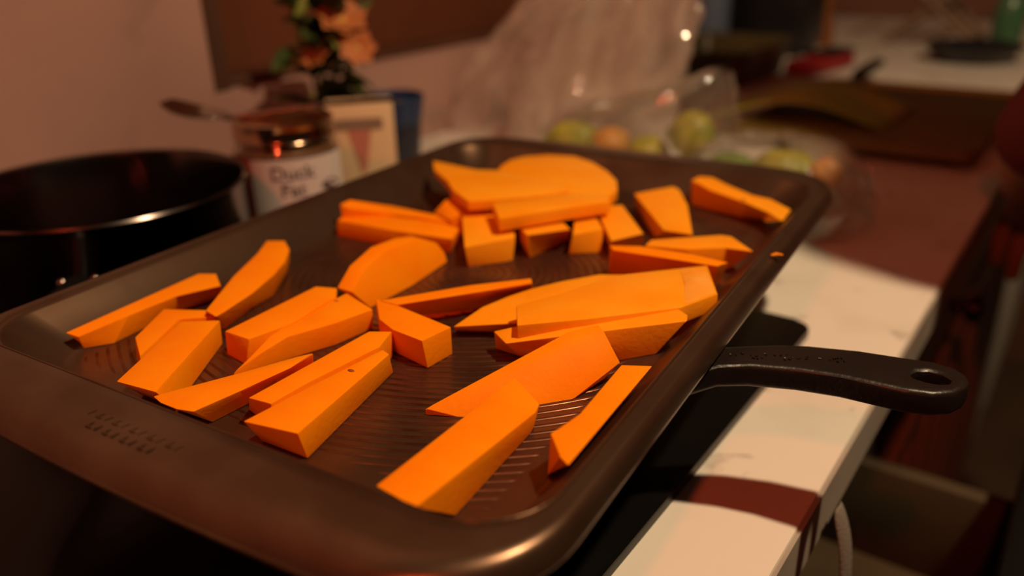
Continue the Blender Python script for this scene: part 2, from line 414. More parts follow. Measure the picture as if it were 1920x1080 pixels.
# ------------------------------------------------------------------ sweet potato pieces
PIECES = [
    ('broad wedge at the near left whose pointed end aims away from camera',
     [[-0.2066,0.159,0.0824],[-0.2027,0.1892,0.0824],[-0.1975,0.2243,0.0824],[-0.1924,0.2224,0.0824],[-0.1843,0.1627,0.0824]],
     [[-0.2066,0.1655,0.0704],[-0.2027,0.1892,0.0704],[-0.1986,0.2306,0.0704],[-0.1956,0.2272,0.0704],[-0.1842,0.1655,0.0704]]),
    ('long strip tucked behind the broad near wedge, blunt far end',
     [[-0.2169,0.1711,0.0824],[-0.2129,0.2345,0.0824],[-0.2043,0.2391,0.0824],[-0.1999,0.2256,0.0824],[-0.2053,0.1905,0.0824],[-0.2065,0.1722,0.0824]],
     [[-0.227,0.1783,0.0704],[-0.2219,0.2455,0.0704],[-0.2048,0.2389,0.0704],[-0.1999,0.2256,0.0704],[-0.2053,0.1905,0.0704],[-0.2065,0.1722,0.0704]]),
    ('long curved sliver leaning toward the embossed rim at the near left',
     [[-0.2523,0.1569,0.0804],[-0.2495,0.1628,0.0804],[-0.2384,0.183,0.0804],[-0.2266,0.2057,0.0804],[-0.2218,0.2103,0.0814],[-0.2221,0.1976,0.0804],[-0.2261,0.1755,0.0804],[-0.23,0.1569,0.0804],[-0.237,0.1551,0.0804],[-0.2459,0.1552,0.0804]],
     [[-0.2518,0.1655,0.0704],[-0.2491,0.1655,0.0704],[-0.2383,0.1828,0.0704],[-0.2268,0.2048,0.0704],[-0.2222,0.2092,0.0704],[-0.2324,0.2047,0.0704],[-0.2302,0.181,0.0704],[-0.2321,0.1655,0.0704],[-0.2369,0.1655,0.0704],[-0.2456,0.1655,0.0704]]),
    ('crescent-topped wedge with a dark speck near its blunt end',
     [[-0.2486,0.191,0.0744],[-0.2486,0.2126,0.0809],[-0.252,0.2319,0.0809],[-0.2508,0.2635,0.0809],[-0.2278,0.2549,0.0809],[-0.2335,0.2357,0.0809],[-0.2421,0.2161,0.0809],[-0.245,0.2036,0.0784]],
     [[-0.2486,0.191,0.0704],[-0.2486,0.2126,0.0704],[-0.252,0.2319,0.0704],[-0.2508,0.2635,0.0704],[-0.2295,0.2558,0.0704],[-0.2335,0.2357,0.0704],[-0.2421,0.2161,0.0704],[-0.245,0.2036,0.0704]]),
    ('square-ended stick beside the crescent-topped wedge',
     [[-0.2687,0.2059,0.0819],[-0.2676,0.2607,0.0819],[-0.2571,0.264,0.0819],[-0.2507,0.2562,0.0819],[-0.2484,0.2255,0.0819],[-0.2535,0.2055,0.0819]],
     [[-0.2695,0.2057,0.0704],[-0.278,0.2707,0.0704],[-0.2663,0.2725,0.0704],[-0.2507,0.2562,0.0704],[-0.2484,0.2255,0.0704],[-0.2547,0.2029,0.0704]]),
    ('thick bar with a slanted end lying against a flatter chunk at left',
     [[-0.2728,0.1563,0.0814],[-0.2946,0.2044,0.0814],[-0.28,0.2134,0.0814],[-0.2524,0.1584,0.0814]],
     [[-0.2728,0.1655,0.0704],[-0.2946,0.2044,0.0704],[-0.2795,0.2122,0.0704],[-0.2524,0.1655,0.0704]]),
    ('flat many-sided chunk half hidden by a thick bar at left',
     [[-0.3022,0.1861,0.0799],[-0.3157,0.2113,0.0799],[-0.2968,0.22,0.0799],[-0.2873,0.2168,0.0799],[-0.3002,0.2074,0.0799],[-0.2851,0.1757,0.0799]],
     [[-0.3002,0.1832,0.0704],[-0.3157,0.2113,0.0704],[-0.2968,0.22,0.0704],[-0.2873,0.2168,0.0704],[-0.3002,0.2074,0.0704],[-0.2851,0.1757,0.0704]]),
    ('long thin strip along the left wall, tapering to the near corner',
     [[-0.3331,0.1742,0.0799],[-0.3329,0.2458,0.0814],[-0.3248,0.25,0.0814],[-0.3106,0.2405,0.0812],[-0.32,0.2218,0.081],[-0.3233,0.1981,0.0802],[-0.3283,0.1765,0.0779]],
     [[-0.3303,0.1775,0.0744],[-0.3303,0.2458,0.0704],[-0.3248,0.25,0.0704],[-0.3206,0.2481,0.0704],[-0.3251,0.2251,0.0704],[-0.3235,0.1886,0.0704],[-0.3303,0.1783,0.0714]]),
    ('banana-shaped curved wedge pointing up beside the left wall',
     [[-0.2913,0.2151,0.0829],[-0.3123,0.25,0.0824],[-0.3256,0.2784,0.0824],[-0.3358,0.295,0.0824],[-0.3267,0.2997,0.0824],[-0.3141,0.2906,0.0824],[-0.3037,0.2769,0.0824],[-0.2958,0.2617,0.0824],[-0.2877,0.2395,0.0824],[-0.2833,0.2186,0.0824],[-0.2825,0.2134,0.0824]],
     [[-0.2913,0.2151,0.0704],[-0.3123,0.25,0.0704],[-0.3256,0.2784,0.0704],[-0.3303,0.295,0.0704],[-0.3267,0.2997,0.0704],[-0.324,0.2984,0.0704],[-0.3129,0.2844,0.0704],[-0.2977,0.2603,0.0704],[-0.2961,0.244,0.0704],[-0.2919,0.2289,0.0704],[-0.2906,0.2238,0.0704]]),
    ('tall round-backed chunk standing on edge left of centre',
     [[-0.249,0.2652,0.0809],[-0.2518,0.2783,0.087],[-0.2535,0.2969,0.0903],[-0.2533,0.3163,0.0888],[-0.2526,0.3277,0.0864],[-0.2508,0.337,0.0815],[-0.2484,0.3404,0.0751],[-0.2464,0.3397,0.0704],[-0.2452,0.3213,0.0704],[-0.2435,0.3046,0.0704],[-0.2449,0.2725,0.0704],[-0.258,0.265,0.0815],[-0.2608,0.2781,0.0876],[-0.2625,0.2967,0.0909],[-0.2623,0.3161,0.0894],[-0.2616,0.3275,0.087],[-0.2598,0.3368,0.0821],[-0.2574,0.3402,0.0757],[-0.2554,0.3395,0.071],[-0.2506,0.3212,0.0704],[-0.2489,0.3045,0.0704],[-0.2503,0.2724,0.071]],
     None),
    ('front one of two parallel sticks at the left wall, square end',
     [[-0.3295,0.345,0.0799],[-0.3349,0.3626,0.0799],[-0.3008,0.3662,0.0799],[-0.2735,0.3702,0.0799],[-0.2562,0.3664,0.0799],[-0.2496,0.3499,0.0799],[-0.2873,0.3464,0.0799]],
     [[-0.3292,0.3431,0.0704],[-0.3303,0.3626,0.0704],[-0.3008,0.3662,0.0704],[-0.2735,0.3702,0.0704],[-0.2599,0.3695,0.0704],[-0.2527,0.3519,0.0704],[-0.2875,0.3444,0.0704]]),
    ('rear one of two parallel sticks at the left wall, thin and rounded',
     [[-0.3315,0.3508,0.0879],[-0.3302,0.3586,0.0889],[-0.3154,0.3797,0.0809],[-0.2812,0.3784,0.0809],[-0.2648,0.3693,0.0809],[-0.2734,0.3702,0.0809],[-0.3041,0.368,0.0809],[-0.3261,0.3529,0.0854]],
     [[-0.3303,0.3508,0.0704],[-0.3302,0.3586,0.0704],[-0.3154,0.3797,0.0704],[-0.2812,0.3784,0.0704],[-0.2648,0.3693,0.0704],[-0.2734,0.3702,0.0704],[-0.3041,0.368,0.0704],[-0.3261,0.3529,0.0704]]),
    ('small chunk peeping out under the pile at the far left',
     [[-0.2893,0.3873,0.0784],[-0.2846,0.3926,0.0844],[-0.2881,0.4094,0.0844],[-0.2779,0.4033,0.0844],[-0.2627,0.3805,0.0844],[-0.2683,0.3755,0.0804]],
     [[-0.2893,0.3873,0.0704],[-0.2846,0.3926,0.0704],[-0.2881,0.4094,0.0704],[-0.2779,0.4033,0.0704],[-0.2627,0.3805,0.0704],[-0.2683,0.3755,0.0704]]),
    ('broad slice topping the far pile, pointed left tip',
     [[-0.3325,0.4482,0.0914],[-0.2894,0.4374,0.0929],[-0.2764,0.4423,0.0929],[-0.2469,0.4373,0.0929],[-0.2155,0.4245,0.0929],[-0.2184,0.4122,0.0929],[-0.2445,0.3874,0.0929],[-0.2568,0.3778,0.0929],[-0.2766,0.3916,0.0929],[-0.2927,0.4079,0.0929],[-0.318,0.4293,0.0914]],
     [[-0.3325,0.4482,0.0869],[-0.2894,0.4374,0.0869],[-0.2764,0.4423,0.0869],[-0.2469,0.4373,0.0869],[-0.2155,0.4245,0.0869],[-0.2184,0.4122,0.0869],[-0.2445,0.3874,0.0869],[-0.2568,0.3778,0.0869],[-0.2766,0.3916,0.0869],[-0.2927,0.4079,0.0869],[-0.318,0.4293,0.0869]]),
    ('large round slice at the back of the far pile',
     [[-0.279,0.4444,0.0899],[-0.2854,0.4603,0.0899],[-0.2882,0.4776,0.0899],[-0.2842,0.4909,0.0899],[-0.2711,0.5022,0.0899],[-0.2522,0.5064,0.0899],[-0.2343,0.4975,0.0899],[-0.2157,0.4812,0.0899],[-0.2018,0.4644,0.0899],[-0.1932,0.4467,0.0899],[-0.1917,0.434,0.0899],[-0.2116,0.4169,0.0899],[-0.2395,0.4174,0.0899]],
     [[-0.279,0.4444,0.0829],[-0.2854,0.4603,0.0829],[-0.2882,0.4776,0.0829],[-0.2842,0.4909,0.0829],[-0.2711,0.5022,0.0829],[-0.2522,0.5064,0.0829],[-0.2343,0.4975,0.0829],[-0.2157,0.4812,0.0829],[-0.2018,0.4644,0.0829],[-0.1932,0.4467,0.0829],[-0.1917,0.434,0.0829],[-0.2116,0.4169,0.0829],[-0.2395,0.4174,0.0829]]),
    ('wet straight strip lying across the front of the far pile',
     [[-0.2427,0.3815,0.0929],[-0.2265,0.4011,0.0929],[-0.2113,0.4169,0.0929],[-0.1902,0.4251,0.0929],[-0.1837,0.4146,0.0929],[-0.2047,0.3865,0.0929],[-0.2242,0.359,0.0929]],
     [[-0.2427,0.3815,0.0854],[-0.2265,0.4011,0.0854],[-0.2113,0.4169,0.0854],[-0.1902,0.4251,0.0854],[-0.1837,0.4146,0.0854],[-0.2047,0.3865,0.0854],[-0.2242,0.359,0.0854]]),
    ('blunt wedge with a wet front edge under the left of the pile',
     [[-0.2696,0.3889,0.0829],[-0.2699,0.3981,0.0829],[-0.2473,0.3956,0.0829],[-0.2255,0.3767,0.0829],[-0.2156,0.3611,0.0829],[-0.2316,0.3353,0.0829]],
     [[-0.2696,0.3889,0.0704],[-0.2699,0.3981,0.0704],[-0.2473,0.3956,0.0704],[-0.2255,0.3767,0.0704],[-0.2151,0.3569,0.0704],[-0.232,0.3385,0.0704]]),
    ('stubby piece with a pale end between two chunks under the pile',
     [[-0.2265,0.3791,0.0839],[-0.2171,0.3902,0.0839],[-0.2031,0.3931,0.0839],[-0.1934,0.3839,0.0839],[-0.21,0.3647,0.0839]],
     [[-0.2283,0.3859,0.0704],[-0.2171,0.3902,0.0704],[-0.2031,0.3931,0.0704],[-0.2032,0.3988,0.0704],[-0.2089,0.3655,0.0704]]),
    ('smallest cube-like chunk in front of the far pile',
     [[-0.2025,0.4073,0.0829],[-0.1926,0.4145,0.0829],[-0.179,0.3954,0.0829],[-0.1897,0.3792,0.0829]],
     [[-0.2025,0.4073,0.0704],[-0.1926,0.4145,0.0704],[-0.1775,0.3909,0.0704],[-0.1928,0.3802,0.0704]]),
    ('short slanted block right of the cube-like chunk',
     [[-0.1933,0.4196,0.0829],[-0.1933,0.4355,0.0829],[-0.1869,0.44,0.0829],[-0.1561,0.3983,0.0829],[-0.167,0.3796,0.0829]],
     [[-0.1933,0.4196,0.0704],[-0.1933,0.4355,0.0704],[-0.1869,0.44,0.0704],[-0.1609,0.4108,0.0704],[-0.1691,0.388,0.0704]]),
    ('tapered block standing alone near the far rim, wide end away',
     [[-0.1895,0.4642,0.0829],[-0.1736,0.4903,0.0829],[-0.1675,0.4855,0.0829],[-0.1526,0.4584,0.0829],[-0.1333,0.4128,0.0814],[-0.1506,0.4149,0.0804]],
     [[-0.1929,0.4753,0.0704],[-0.1736,0.4903,0.0704],[-0.1675,0.4855,0.0704],[-0.1526,0.4584,0.0704],[-0.136,0.4237,0.0704],[-0.1603,0.4269,0.0704]]),
    ('wavy strip with a dark spot against the far right corner',
     [[-0.1639,0.4967,0.0864],[-0.1626,0.5084,0.0864],[-0.1551,0.5131,0.0854],[-0.1424,0.5042,0.0844],[-0.1218,0.4889,0.0844],[-0.1107,0.4877,0.0839],[-0.0949,0.4727,0.0839],[-0.0947,0.4526,0.0829],[-0.1066,0.4664,0.0824],[-0.1224,0.4754,0.0834],[-0.1486,0.488,0.0844],[-0.1578,0.4935,0.0859]],
     [[-0.1632,0.4966,0.0704],[-0.1626,0.498,0.0704],[-0.1551,0.498,0.0704],[-0.1424,0.498,0.0704],[-0.1218,0.4889,0.0704],[-0.1103,0.4916,0.0764],[-0.1073,0.4792,0.0794],[-0.1073,0.4639,0.0774],[-0.113,0.483,0.0714],[-0.1266,0.485,0.0704],[-0.1486,0.4903,0.0704],[-0.1578,0.4935,0.0704]]),
    ('strip near the right wall with a slanted pointed end',
     [[-0.1477,0.3793,0.0839],[-0.1481,0.389,0.0839],[-0.118,0.4129,0.0839],[-0.112,0.4132,0.0839],[-0.0943,0.3921,0.0854],[-0.1099,0.3953,0.0839],[-0.1261,0.3843,0.0839]],
     [[-0.1477,0.3793,0.0704],[-0.1481,0.389,0.0704],[-0.118,0.4129,0.0704],[-0.112,0.4132,0.0704],[-0.1073,0.4054,0.0704],[-0.1099,0.3953,0.0704],[-0.1261,0.3843,0.0704]]),
    ('tall stick with a broad reddish face in front of the slanted strip',
     [[-0.1615,0.3647,0.0864],[-0.1472,0.3712,0.0864],[-0.1192,0.3722,0.0864],[-0.1006,0.3698,0.0864],[-0.1039,0.3627,0.0864],[-0.129,0.3614,0.0864],[-0.1568,0.3594,0.0864]],
     [[-0.1641,0.3706,0.0704],[-0.1472,0.3712,0.0704],[-0.1192,0.3722,0.0704],[-0.1073,0.3814,0.0704],[-0.1073,0.3703,0.0704],[-0.1303,0.3635,0.0704],[-0.1616,0.3652,0.0704]]),
    ('flat slice with a pointed tip showing under a wider slab',
     [[-0.191,0.2646,0.0764],[-0.1886,0.285,0.0784],[-0.1841,0.3008,0.0784],[-0.1785,0.3144,0.0784],[-0.1702,0.3284,0.0784],[-0.1576,0.3449,0.0784],[-0.1419,0.3524,0.0784],[-0.1338,0.3268,0.0784],[-0.1659,0.2776,0.0784]],
     [[-0.1946,0.2709,0.0704],[-0.1886,0.285,0.0704],[-0.1841,0.3008,0.0704],[-0.1785,0.3144,0.0704],[-0.1702,0.3284,0.0704],[-0.1576,0.3449,0.0704],[-0.1419,0.3524,0.0704],[-0.1338,0.3268,0.0704],[-0.169,0.2827,0.0704]]),
    ('wide slab with pale patch of skin at its right end',
     [[-0.1662,0.278,0.0869],[-0.1537,0.3002,0.0869],[-0.1443,0.3267,0.0869],[-0.1082,0.3605,0.0869],[-0.0933,0.3301,0.0869],[-0.1029,0.3085,0.0869],[-0.1332,0.2799,0.0869],[-0.1558,0.261,0.0869]],
     [[-0.1662,0.278,0.0789],[-0.1537,0.3002,0.0789],[-0.1443,0.3267,0.0789],[-0.1082,0.3605,0.0789],[-0.0933,0.3301,0.0789],[-0.1029,0.3085,0.0789],[-0.1332,0.2799,0.0789],[-0.1558,0.261,0.0789]]),
    ('long thick block in front of the wide pale-ended slab',
     [[-0.1692,0.2636,0.0799],[-0.1609,0.2692,0.0819],[-0.1373,0.2884,0.0839],[-0.108,0.312,0.0859],[-0.0979,0.3046,0.0864],[-0.0961,0.2986,0.0864],[-0.1267,0.2767,0.0839],[-0.1588,0.2563,0.0799]],
     [[-0.169,0.2653,0.0704],[-0.1609,0.2692,0.0704],[-0.1373,0.2884,0.0704],[-0.108,0.312,0.0704],[-0.1073,0.3093,0.0704],[-0.1073,0.2936,0.0704],[-0.1234,0.2754,0.0704],[-0.1575,0.2644,0.0704]]),
    ('plank tilted on edge, thin tip toward mid tray',
     [[-0.1648,0.2077,0.0734],[-0.1523,0.2274,0.0794],[-0.1447,0.2445,0.0829],[-0.1324,0.2629,0.0889],[-0.1236,0.2707,0.0904],[-0.1194,0.2671,0.0899],[-0.1114,0.2654,0.0789],[-0.1169,0.2624,0.0714],[-0.1214,0.2447,0.0704],[-0.1307,0.2348,0.0704],[-0.1522,0.2129,0.0704],[-0.1652,0.2079,0.0704],[-0.1533,0.2314,0.0704],[-0.1457,0.2485,0.0704],[-0.1334,0.2669,0.0704],[-0.1246,0.2747,0.0704]],
     None),
    ('long straight bar with a clean cut end at the near middle',
     [[-0.1406,0.1507,0.0849],[-0.1398,0.2315,0.0819],[-0.1221,0.2191,0.0819],[-0.1207,0.2135,0.0819],[-0.1224,0.1463,0.0869]],
     [[-0.1406,0.1655,0.0704],[-0.1398,0.2315,0.0704],[-0.1253,0.2206,0.0704],[-0.1243,0.2157,0.0704],[-0.1224,0.1655,0.0704]]),
    ('long strip lying along the right wall nearest the handle',
     [[-0.1065,0.198,0.0869],[-0.1056,0.201,0.0869],[-0.1033,0.2128,0.0869],[-0.1054,0.2523,0.0859],[-0.0948,0.2571,0.0859],[-0.0934,0.1851,0.0869],[-0.0977,0.1878,0.0869]],
     [[-0.1102,0.2036,0.0704],[-0.1073,0.201,0.0704],[-0.1073,0.2128,0.0704],[-0.1073,0.2523,0.0704],[-0.1073,0.2571,0.0704],[-0.1073,0.1993,0.0704],[-0.1073,0.197,0.0704]]),
    ('short five-sided block with a pale front face at the centre',
     [[-0.2305,0.2604,0.0834],[-0.2199,0.2601,0.0834],[-0.1833,0.2527,0.0834],[-0.1866,0.2364,0.0834],[-0.2037,0.2389,0.0834],[-0.2154,0.2444,0.0834]],
     [[-0.2305,0.2604,0.0704],[-0.2199,0.2601,0.0704],[-0.1833,0.2527,0.0704],[-0.1853,0.2373,0.0704],[-0.2056,0.2418,0.0704],[-0.2154,0.2444,0.0704]]),
    ('thin leaning stick behind the centre block, dark front face',
     [[-0.2269,0.2591,0.0839],[-0.2001,0.2931,0.0839],[-0.1827,0.3203,0.0804],[-0.1793,0.3154,0.0804],[-0.1917,0.2884,0.0839],[-0.2166,0.2587,0.0839]],
     [[-0.2269,0.2591,0.0704],[-0.2001,0.2931,0.0704],[-0.1878,0.3302,0.0704],[-0.1849,0.3257,0.0704],[-0.1963,0.297,0.0704],[-0.222,0.27,0.0704]]),
]
def potato_mesh(top, bot, k):
    bm = bmesh.new()
    src = bot or top
    c = Vector([sum(p[i] for p in src) / len(src) for i in range(3)])
    c.z = min(p[2] for p in src)
    if bot is None:                                   # irregular wedge: hull of its corner points
        vs = [bm.verts.new(Vector(p) - c) for p in top]
        r = bmesh.ops.convex_hull(bm, input=vs)
        bmesh.ops.delete(bm, geom=[g for g in r['geom_interior'] if isinstance(g, bmesh.types.BMVert)], context='VERTS')
        bmesh.ops.dissolve_limit(bm, angle_limit=0.10, verts=bm.verts, edges=bm.edges)
        es = [e for e in bm.edges if e.calc_face_angle(0) > 0.35]
        bmesh.ops.bevel(bm, geom=es, offset=0.0007, segments=2, profile=0.6, affect='EDGES', clamp_overlap=True)
        bmesh.ops.triangulate(bm, faces=[f for f in bm.faces if len(f.verts) > 4])
        return finish(bm, 'sweet_potato_piece', 25), c
    T = [bm.verts.new(Vector(p) - c) for p in top]; B = [bm.verts.new(Vector(p) - c) for p in bot]
    n = len(T)
    ft = bm.faces.new(T); bm.faces.new(B[::-1])
    for i in range(n): bm.faces.new((B[i], B[(i + 1) % n], T[(i + 1) % n], T[i]))
    bmesh.ops.recalc_face_normals(bm, faces=bm.faces)
    es = [e for e in bm.edges if e.calc_face_angle(0) > 0.35]
    bmesh.ops.bevel(bm, geom=es, offset=0.0007, segments=2, profile=0.6, affect='EDGES', clamp_overlap=True)
    bmesh.ops.triangulate(bm, faces=[f for f in bm.faces if len(f.verts) > 4])
    return finish(bm, 'sweet_potato_piece', 32), c
LAMPLIT = {'wide slab', 'flat slice', 'long thick block in front of the wide pale-ended slab', 'broad slice topping the far pile', 'large round slice at the back of the far pile', 'wet straight strip lying across the front of the far pile',
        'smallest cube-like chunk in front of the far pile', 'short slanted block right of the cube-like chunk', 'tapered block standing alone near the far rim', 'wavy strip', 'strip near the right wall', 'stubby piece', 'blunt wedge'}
for k, (label, top, bot) in enumerate(PIECES):
    me, c = potato_mesh(top, bot, k)
    pale = label.split(',')[0].split(' with')[0] in LAMPLIT  # pieces that get the lamp-brightened flesh colour
    o = mesh_obj('sweet_potato_piece', me, M['potato_lamplit' if pale else 'potato'], loc=c)
    tag(o, 'orange sweet potato ' + label, 'sweet potato', 'cut sweet potato pieces on the tray')
    # dark specks where the photograph shows them
    if 'dark speck' in label or 'dark spot' in label or 'broad wedge' in label:
        i0 = 3 if 'dark speck' in label else (9 if 'dark spot' in label else 2)
        p = Vector(top[i0]).lerp(sum((Vector(t) for t in top), Vector()) / len(top), 0.25 if 'broad' not in label else 0.6)
        bm = bmesh.new(); bmesh.ops.create_uvsphere(bm, u_segments=10, v_segments=6, radius=0.0011)
        for v in bm.verts: v.co = Vector((v.co.x * 1.5, v.co.y * 0.8, v.co.z * 0.45))
        s = mesh_obj('dark_speck', finish(bm, 'dark_speck', 60), M['speck'], o); s.location = p - c
# pale damp end of the wide slab
slab = [o for o in COL.objects if o.get('label', '').endswith('wide slab with pale patch of skin at its right end')][0]
tp = [Vector(p) for p in [t for l, t, b in PIECES if l.startswith('wide slab')][0]]
cc = slab.location
q = [tp[3].lerp(tp[2], 0.30), tp[3].lerp(tp[2], 0.02), tp[4].lerp(tp[5], 0.02), tp[4].lerp(tp[5], 0.9), tp[5].lerp(tp[3], 0.5).lerp(tp[2], 0.12)]
cen = sum(q, Vector()) / len(q)
bm = bmesh.new(); A = [bm.verts.new(v.lerp(cen, 0.06) - cc + Vector((0, 0, 0.0001))) for v in q]; B = [bm.verts.new(v.lerp(cen, 0.2) - cc + Vector((0, 0, 0.0006))) for v in q]
for i in range(5): bm.faces.new((A[i], A[(i + 1) % 5], B[(i + 1) % 5], B[i]))
bm.faces.new(B)
mesh_obj('pale_patch', finish(bm, 'pale_patch', 60), M['pale_skin'], slab)['label'] = 'pale glistening patch'

# sliver of peel stuck on the right rim
bm = bmesh.new(); add_tube(bm, [(-0.0822, 0.3757, 0.0914), (-0.0802, 0.3778, 0.0917), (-0.0780, 0.3803, 0.0908)], [0.0006, 0.0011, 0.0006], 8, flat=0.6)
o = mesh_obj('peel_sliver', finish(bm, 'peel_sliver', 60), M['potato'])
tag(o, 'tiny orange sliver stuck on the right rim of the tray', 'peel')
# beads of oil on the ridged floor
for i, (x, y) in enumerate(((-0.2295, 0.3375), (-0.2265, 0.3398), (-0.2232, 0.1725), (-0.2212, 0.1738), (-0.2160, 0.3560))):
    bm = bmesh.new(); bmesh.ops.create_uvsphere(bm, u_segments=14, v_segments=8, radius=0.0014)
    for v in bm.verts: v.co.z *= 0.5
    o = mesh_obj('oil_bead', finish(bm, 'oil_bead', 80), M['oil'], loc=(x, y, 0.0706))
    tag(o, ['larger bead of oil at the wet foot of the blunt wedge', 'bead of oil just right of the one at the blunt wedge', 'bead of oil left of its twin among the near left pieces',
            'bead of oil right of its twin among the near left pieces', 'lone bead of oil in front of the stubby piece'][i], 'oil', 'oil beads on the tray')

# ------------------------------------------------------------------ saucepan behind the tray
PT = Vector((-0.486, 0.298, 0.0066))
pot = empty('saucepan', PT); pot.scale = (1, 1, 0.935)
tag(pot, 'dark steel saucepan standing left of the tray by the wall', 'saucepan')
lathe('pan_body', [(0, 0.0), (0.080, 0.0), (0.086, 0.004), (0.0880, 0.012), (0.0882, 0.086), (0.0905, 0.0905), (0.0915, 0.0925), (0.0905, 0.0940), (0.0885, 0.0930),
                   (0.0868, 0.088), (0.0865, 0.014), (0.0845, 0.006), (0.080, 0.0035), (0, 0.0035)], M['pot_in'], pot, 96)
hd_ = tube('handle', [Vector((0.0615, -0.0615, 0.060)), Vector((0.080, -0.082, 0.061)), Vector((0.105, -0.112, 0.060)), Vector((0.128, -0.140, 0.057)), Vector((0.140, -0.155, 0.054))],
           [0.007, 0.009, 0.012, 0.012, 0.008], M['black_plastic'], pot, 14, flat=0.6)
for sgn in (-1, 1):
    bm = bmesh.new(); bmesh.ops.create_uvsphere(bm, u_segments=12, v_segments=8, radius=0.003)
    rv = mesh_obj('rivet', finish(bm, 'rivet', 80), M['steel'], pot); rv.location = (0.0615 + 0.006 * sgn, -0.0615 + 0.006 * sgn, 0.060)

# ------------------------------------------------------------------ jar of fat
JC = Vector((-0.467, 0.443, 0.0066)); FACE = math.atan2(-0.443, 0.467) + 0.03
M['jar_glass'] = mat('jar_glass', (0.95, 0.92, 0.85), rough=0.03, trans=1.0, ior=1.45)
M['fat'] = mat('amber_fat', (0.30, 0.16, 0.06), rough=0.4, var=(0.22, 0.11, 0.04), vscale=30)
M['lid'] = mat('copper_lid', (0.48, 0.33, 0.22), rough=0.16, metal=1.0)
M['label_white'] = mat('paper_label', (0.72, 0.62, 0.60), rough=0.55)
M['label_red_lit'] = mat('paper_label_red_lit', (0.42, 0.10, 0.09), rough=0.55)  # label paper with the red lamp's light put into its colour
M['ink'] = mat('label_ink', (0.10, 0.06, 0.07), rough=0.6)
jar = empty('fat_jar', JC); jar.scale = (1, 1, 0.955)
tag(jar, 'squat glass jar with copper lid and a Duck Fat label beside the saucepan', 'jar')
lathe('glass_body', [(0, 0.0), (0.036, 0.0), (0.040, 0.004), (0.0405, 0.080), (0.0385, 0.088), (0.0345, 0.093), (0.0335, 0.100), (0.0318, 0.100), (0.0325, 0.093), (0.0365, 0.087), (0.0385, 0.079), (0.038, 0.006), (0.034, 0.003), (0, 0.003)], M['jar_glass'], jar, 64)
lathe('contents', [(0, 0.0036), (0.0335, 0.0036), (0.0375, 0.0068), (0.0379, 0.078), (0.0360, 0.0862), (0.0325, 0.0905), (0, 0.0905)], M['fat'], jar, 64)
lid = lathe('lid', [(0, 0.1090), (0.030, 0.1090), (0.0315, 0.1104), (0.0350, 0.1104), (0.0372, 0.1088), (0.0375, 0.1060), (0.0375, 0.0965), (0.0383, 0.0955), (0.0375, 0.0945), (0.0366, 0.0950), (0.0366, 0.1060), (0, 0.1070)], M['lid'], jar, 64)
def wrap_strip(name, a0, a1, z0, z1, r, m, parent, n=40):
    bm = bmesh.new(); A = []; B = []
    for i in range(n + 1):
        a = FACE + a0 + (a1 - a0) * i / n
        A.append(bm.verts.new((r * math.cos(a), r * math.sin(a), z0))); B.append(bm.verts.new((r * math.cos(a), r * math.sin(a), z1)))
    for i in range(n): bm.faces.new((A[i], A[i + 1], B[i + 1], B[i]))
    return mesh_obj(name, finish(bm, name, 60), m, parent)
lab = wrap_strip('label', -0.75, 1.25, 0.028, 0.0845, 0.0408, M['label_white'], jar)
wrap_strip('label_red_light', -1.45, -0.75, 0.028, 0.0845, 0.0408, M['label_red_lit'], lab)  # left part of the label, red lamp light painted on
wrap_strip('label_top_line', -1.45, 1.25, 0.0845, 0.0862, 0.0408, M['ink'], lab)
def wrap_text(name, body, size, z, a_off, r, m, parent):
    cu = bpy.data.curves.new(name, 'FONT'); cu.body = body; cu.size = size; cu.align_x = 'CENTER'; cu.resolution_u = 3; cu.offset = size * 0.012
    t = bpy.data.objects.new(name, cu); COL.objects.link(t)
    bpy.context.view_layer.update()
    me = bpy.data.meshes.new_from_object(t.evaluated_get(bpy.context.evaluated_depsgraph_get()))
    bpy.data.objects.remove(t); me.name = name
    for v in me.vertices:
        a = FACE + a_off + v.co.x / r
        v.co = Vector((r * math.cos(a), r * math.sin(a), z + v.co.y))
    me.materials.clear()
    return mesh_obj(name, me, m, parent)
wrap_text('lettering', 'Duck', 0.0150, 0.0692, 0.02, 0.0411, M['ink'], lab)
wrap_text('lettering', 'Fat', 0.0150, 0.0560, 0.0, 0.0411, M['ink'], lab)
bm = bmesh.new(); vs = []
for i in range(20):
    a = 2 * math.pi * i / 20; x = 0.0075 * math.cos(a) * (1 + 0.25 * math.cos(2 * a)); z = 0.0045 * math.sin(a)
    aa = FACE + 0.75 + x / 0.0411; vs.append(bm.verts.new((0.0411 * math.cos(aa), 0.0411 * math.sin(aa), 0.0605 + z)))
bm.faces.new(vs); mesh_obj('emblem', finish(bm, 'emblem'), M['ink'], lab)

# spoon lying across the lid
SP = [(-0.5463, 0.4019, 0.1240), (-0.5390, 0.4045, 0.1175), (-0.5296, 0.4068, 0.1126), (-0.5200, 0.4110, 0.1100), (-0.5112, 0.4150, 0.1092), (-0.5040, 0.4195, 0.1105), (-0.4981, 0.4244, 0.1118),
      (-0.4820, 0.4360, 0.1140), (-0.4653, 0.4485, 0.1160), (-0.4420, 0.4640, 0.1185), (-0.4180, 0.4795, 0.1200), (-0.4020, 0.4890, 0.1205), (-0.3930, 0.4945, 0.1195)]
c0 = Vector(SP[8])
sp = empty('spoon', c0)
tag(sp, 'steel spoon balanced across the copper lid of the jar', 'spoon')
tube('handle', [Vector(p) - c0 for p in SP[5:]], [0.0028, 0.0026, 0.0026, 0.003, 0.0038, 0.0048, 0.0045, 0.0025], M['steel'], sp, 12, flat=[0.6, .6, .55, .5, .42, .34, .34, .34])
bm = bmesh.new(); rows = []
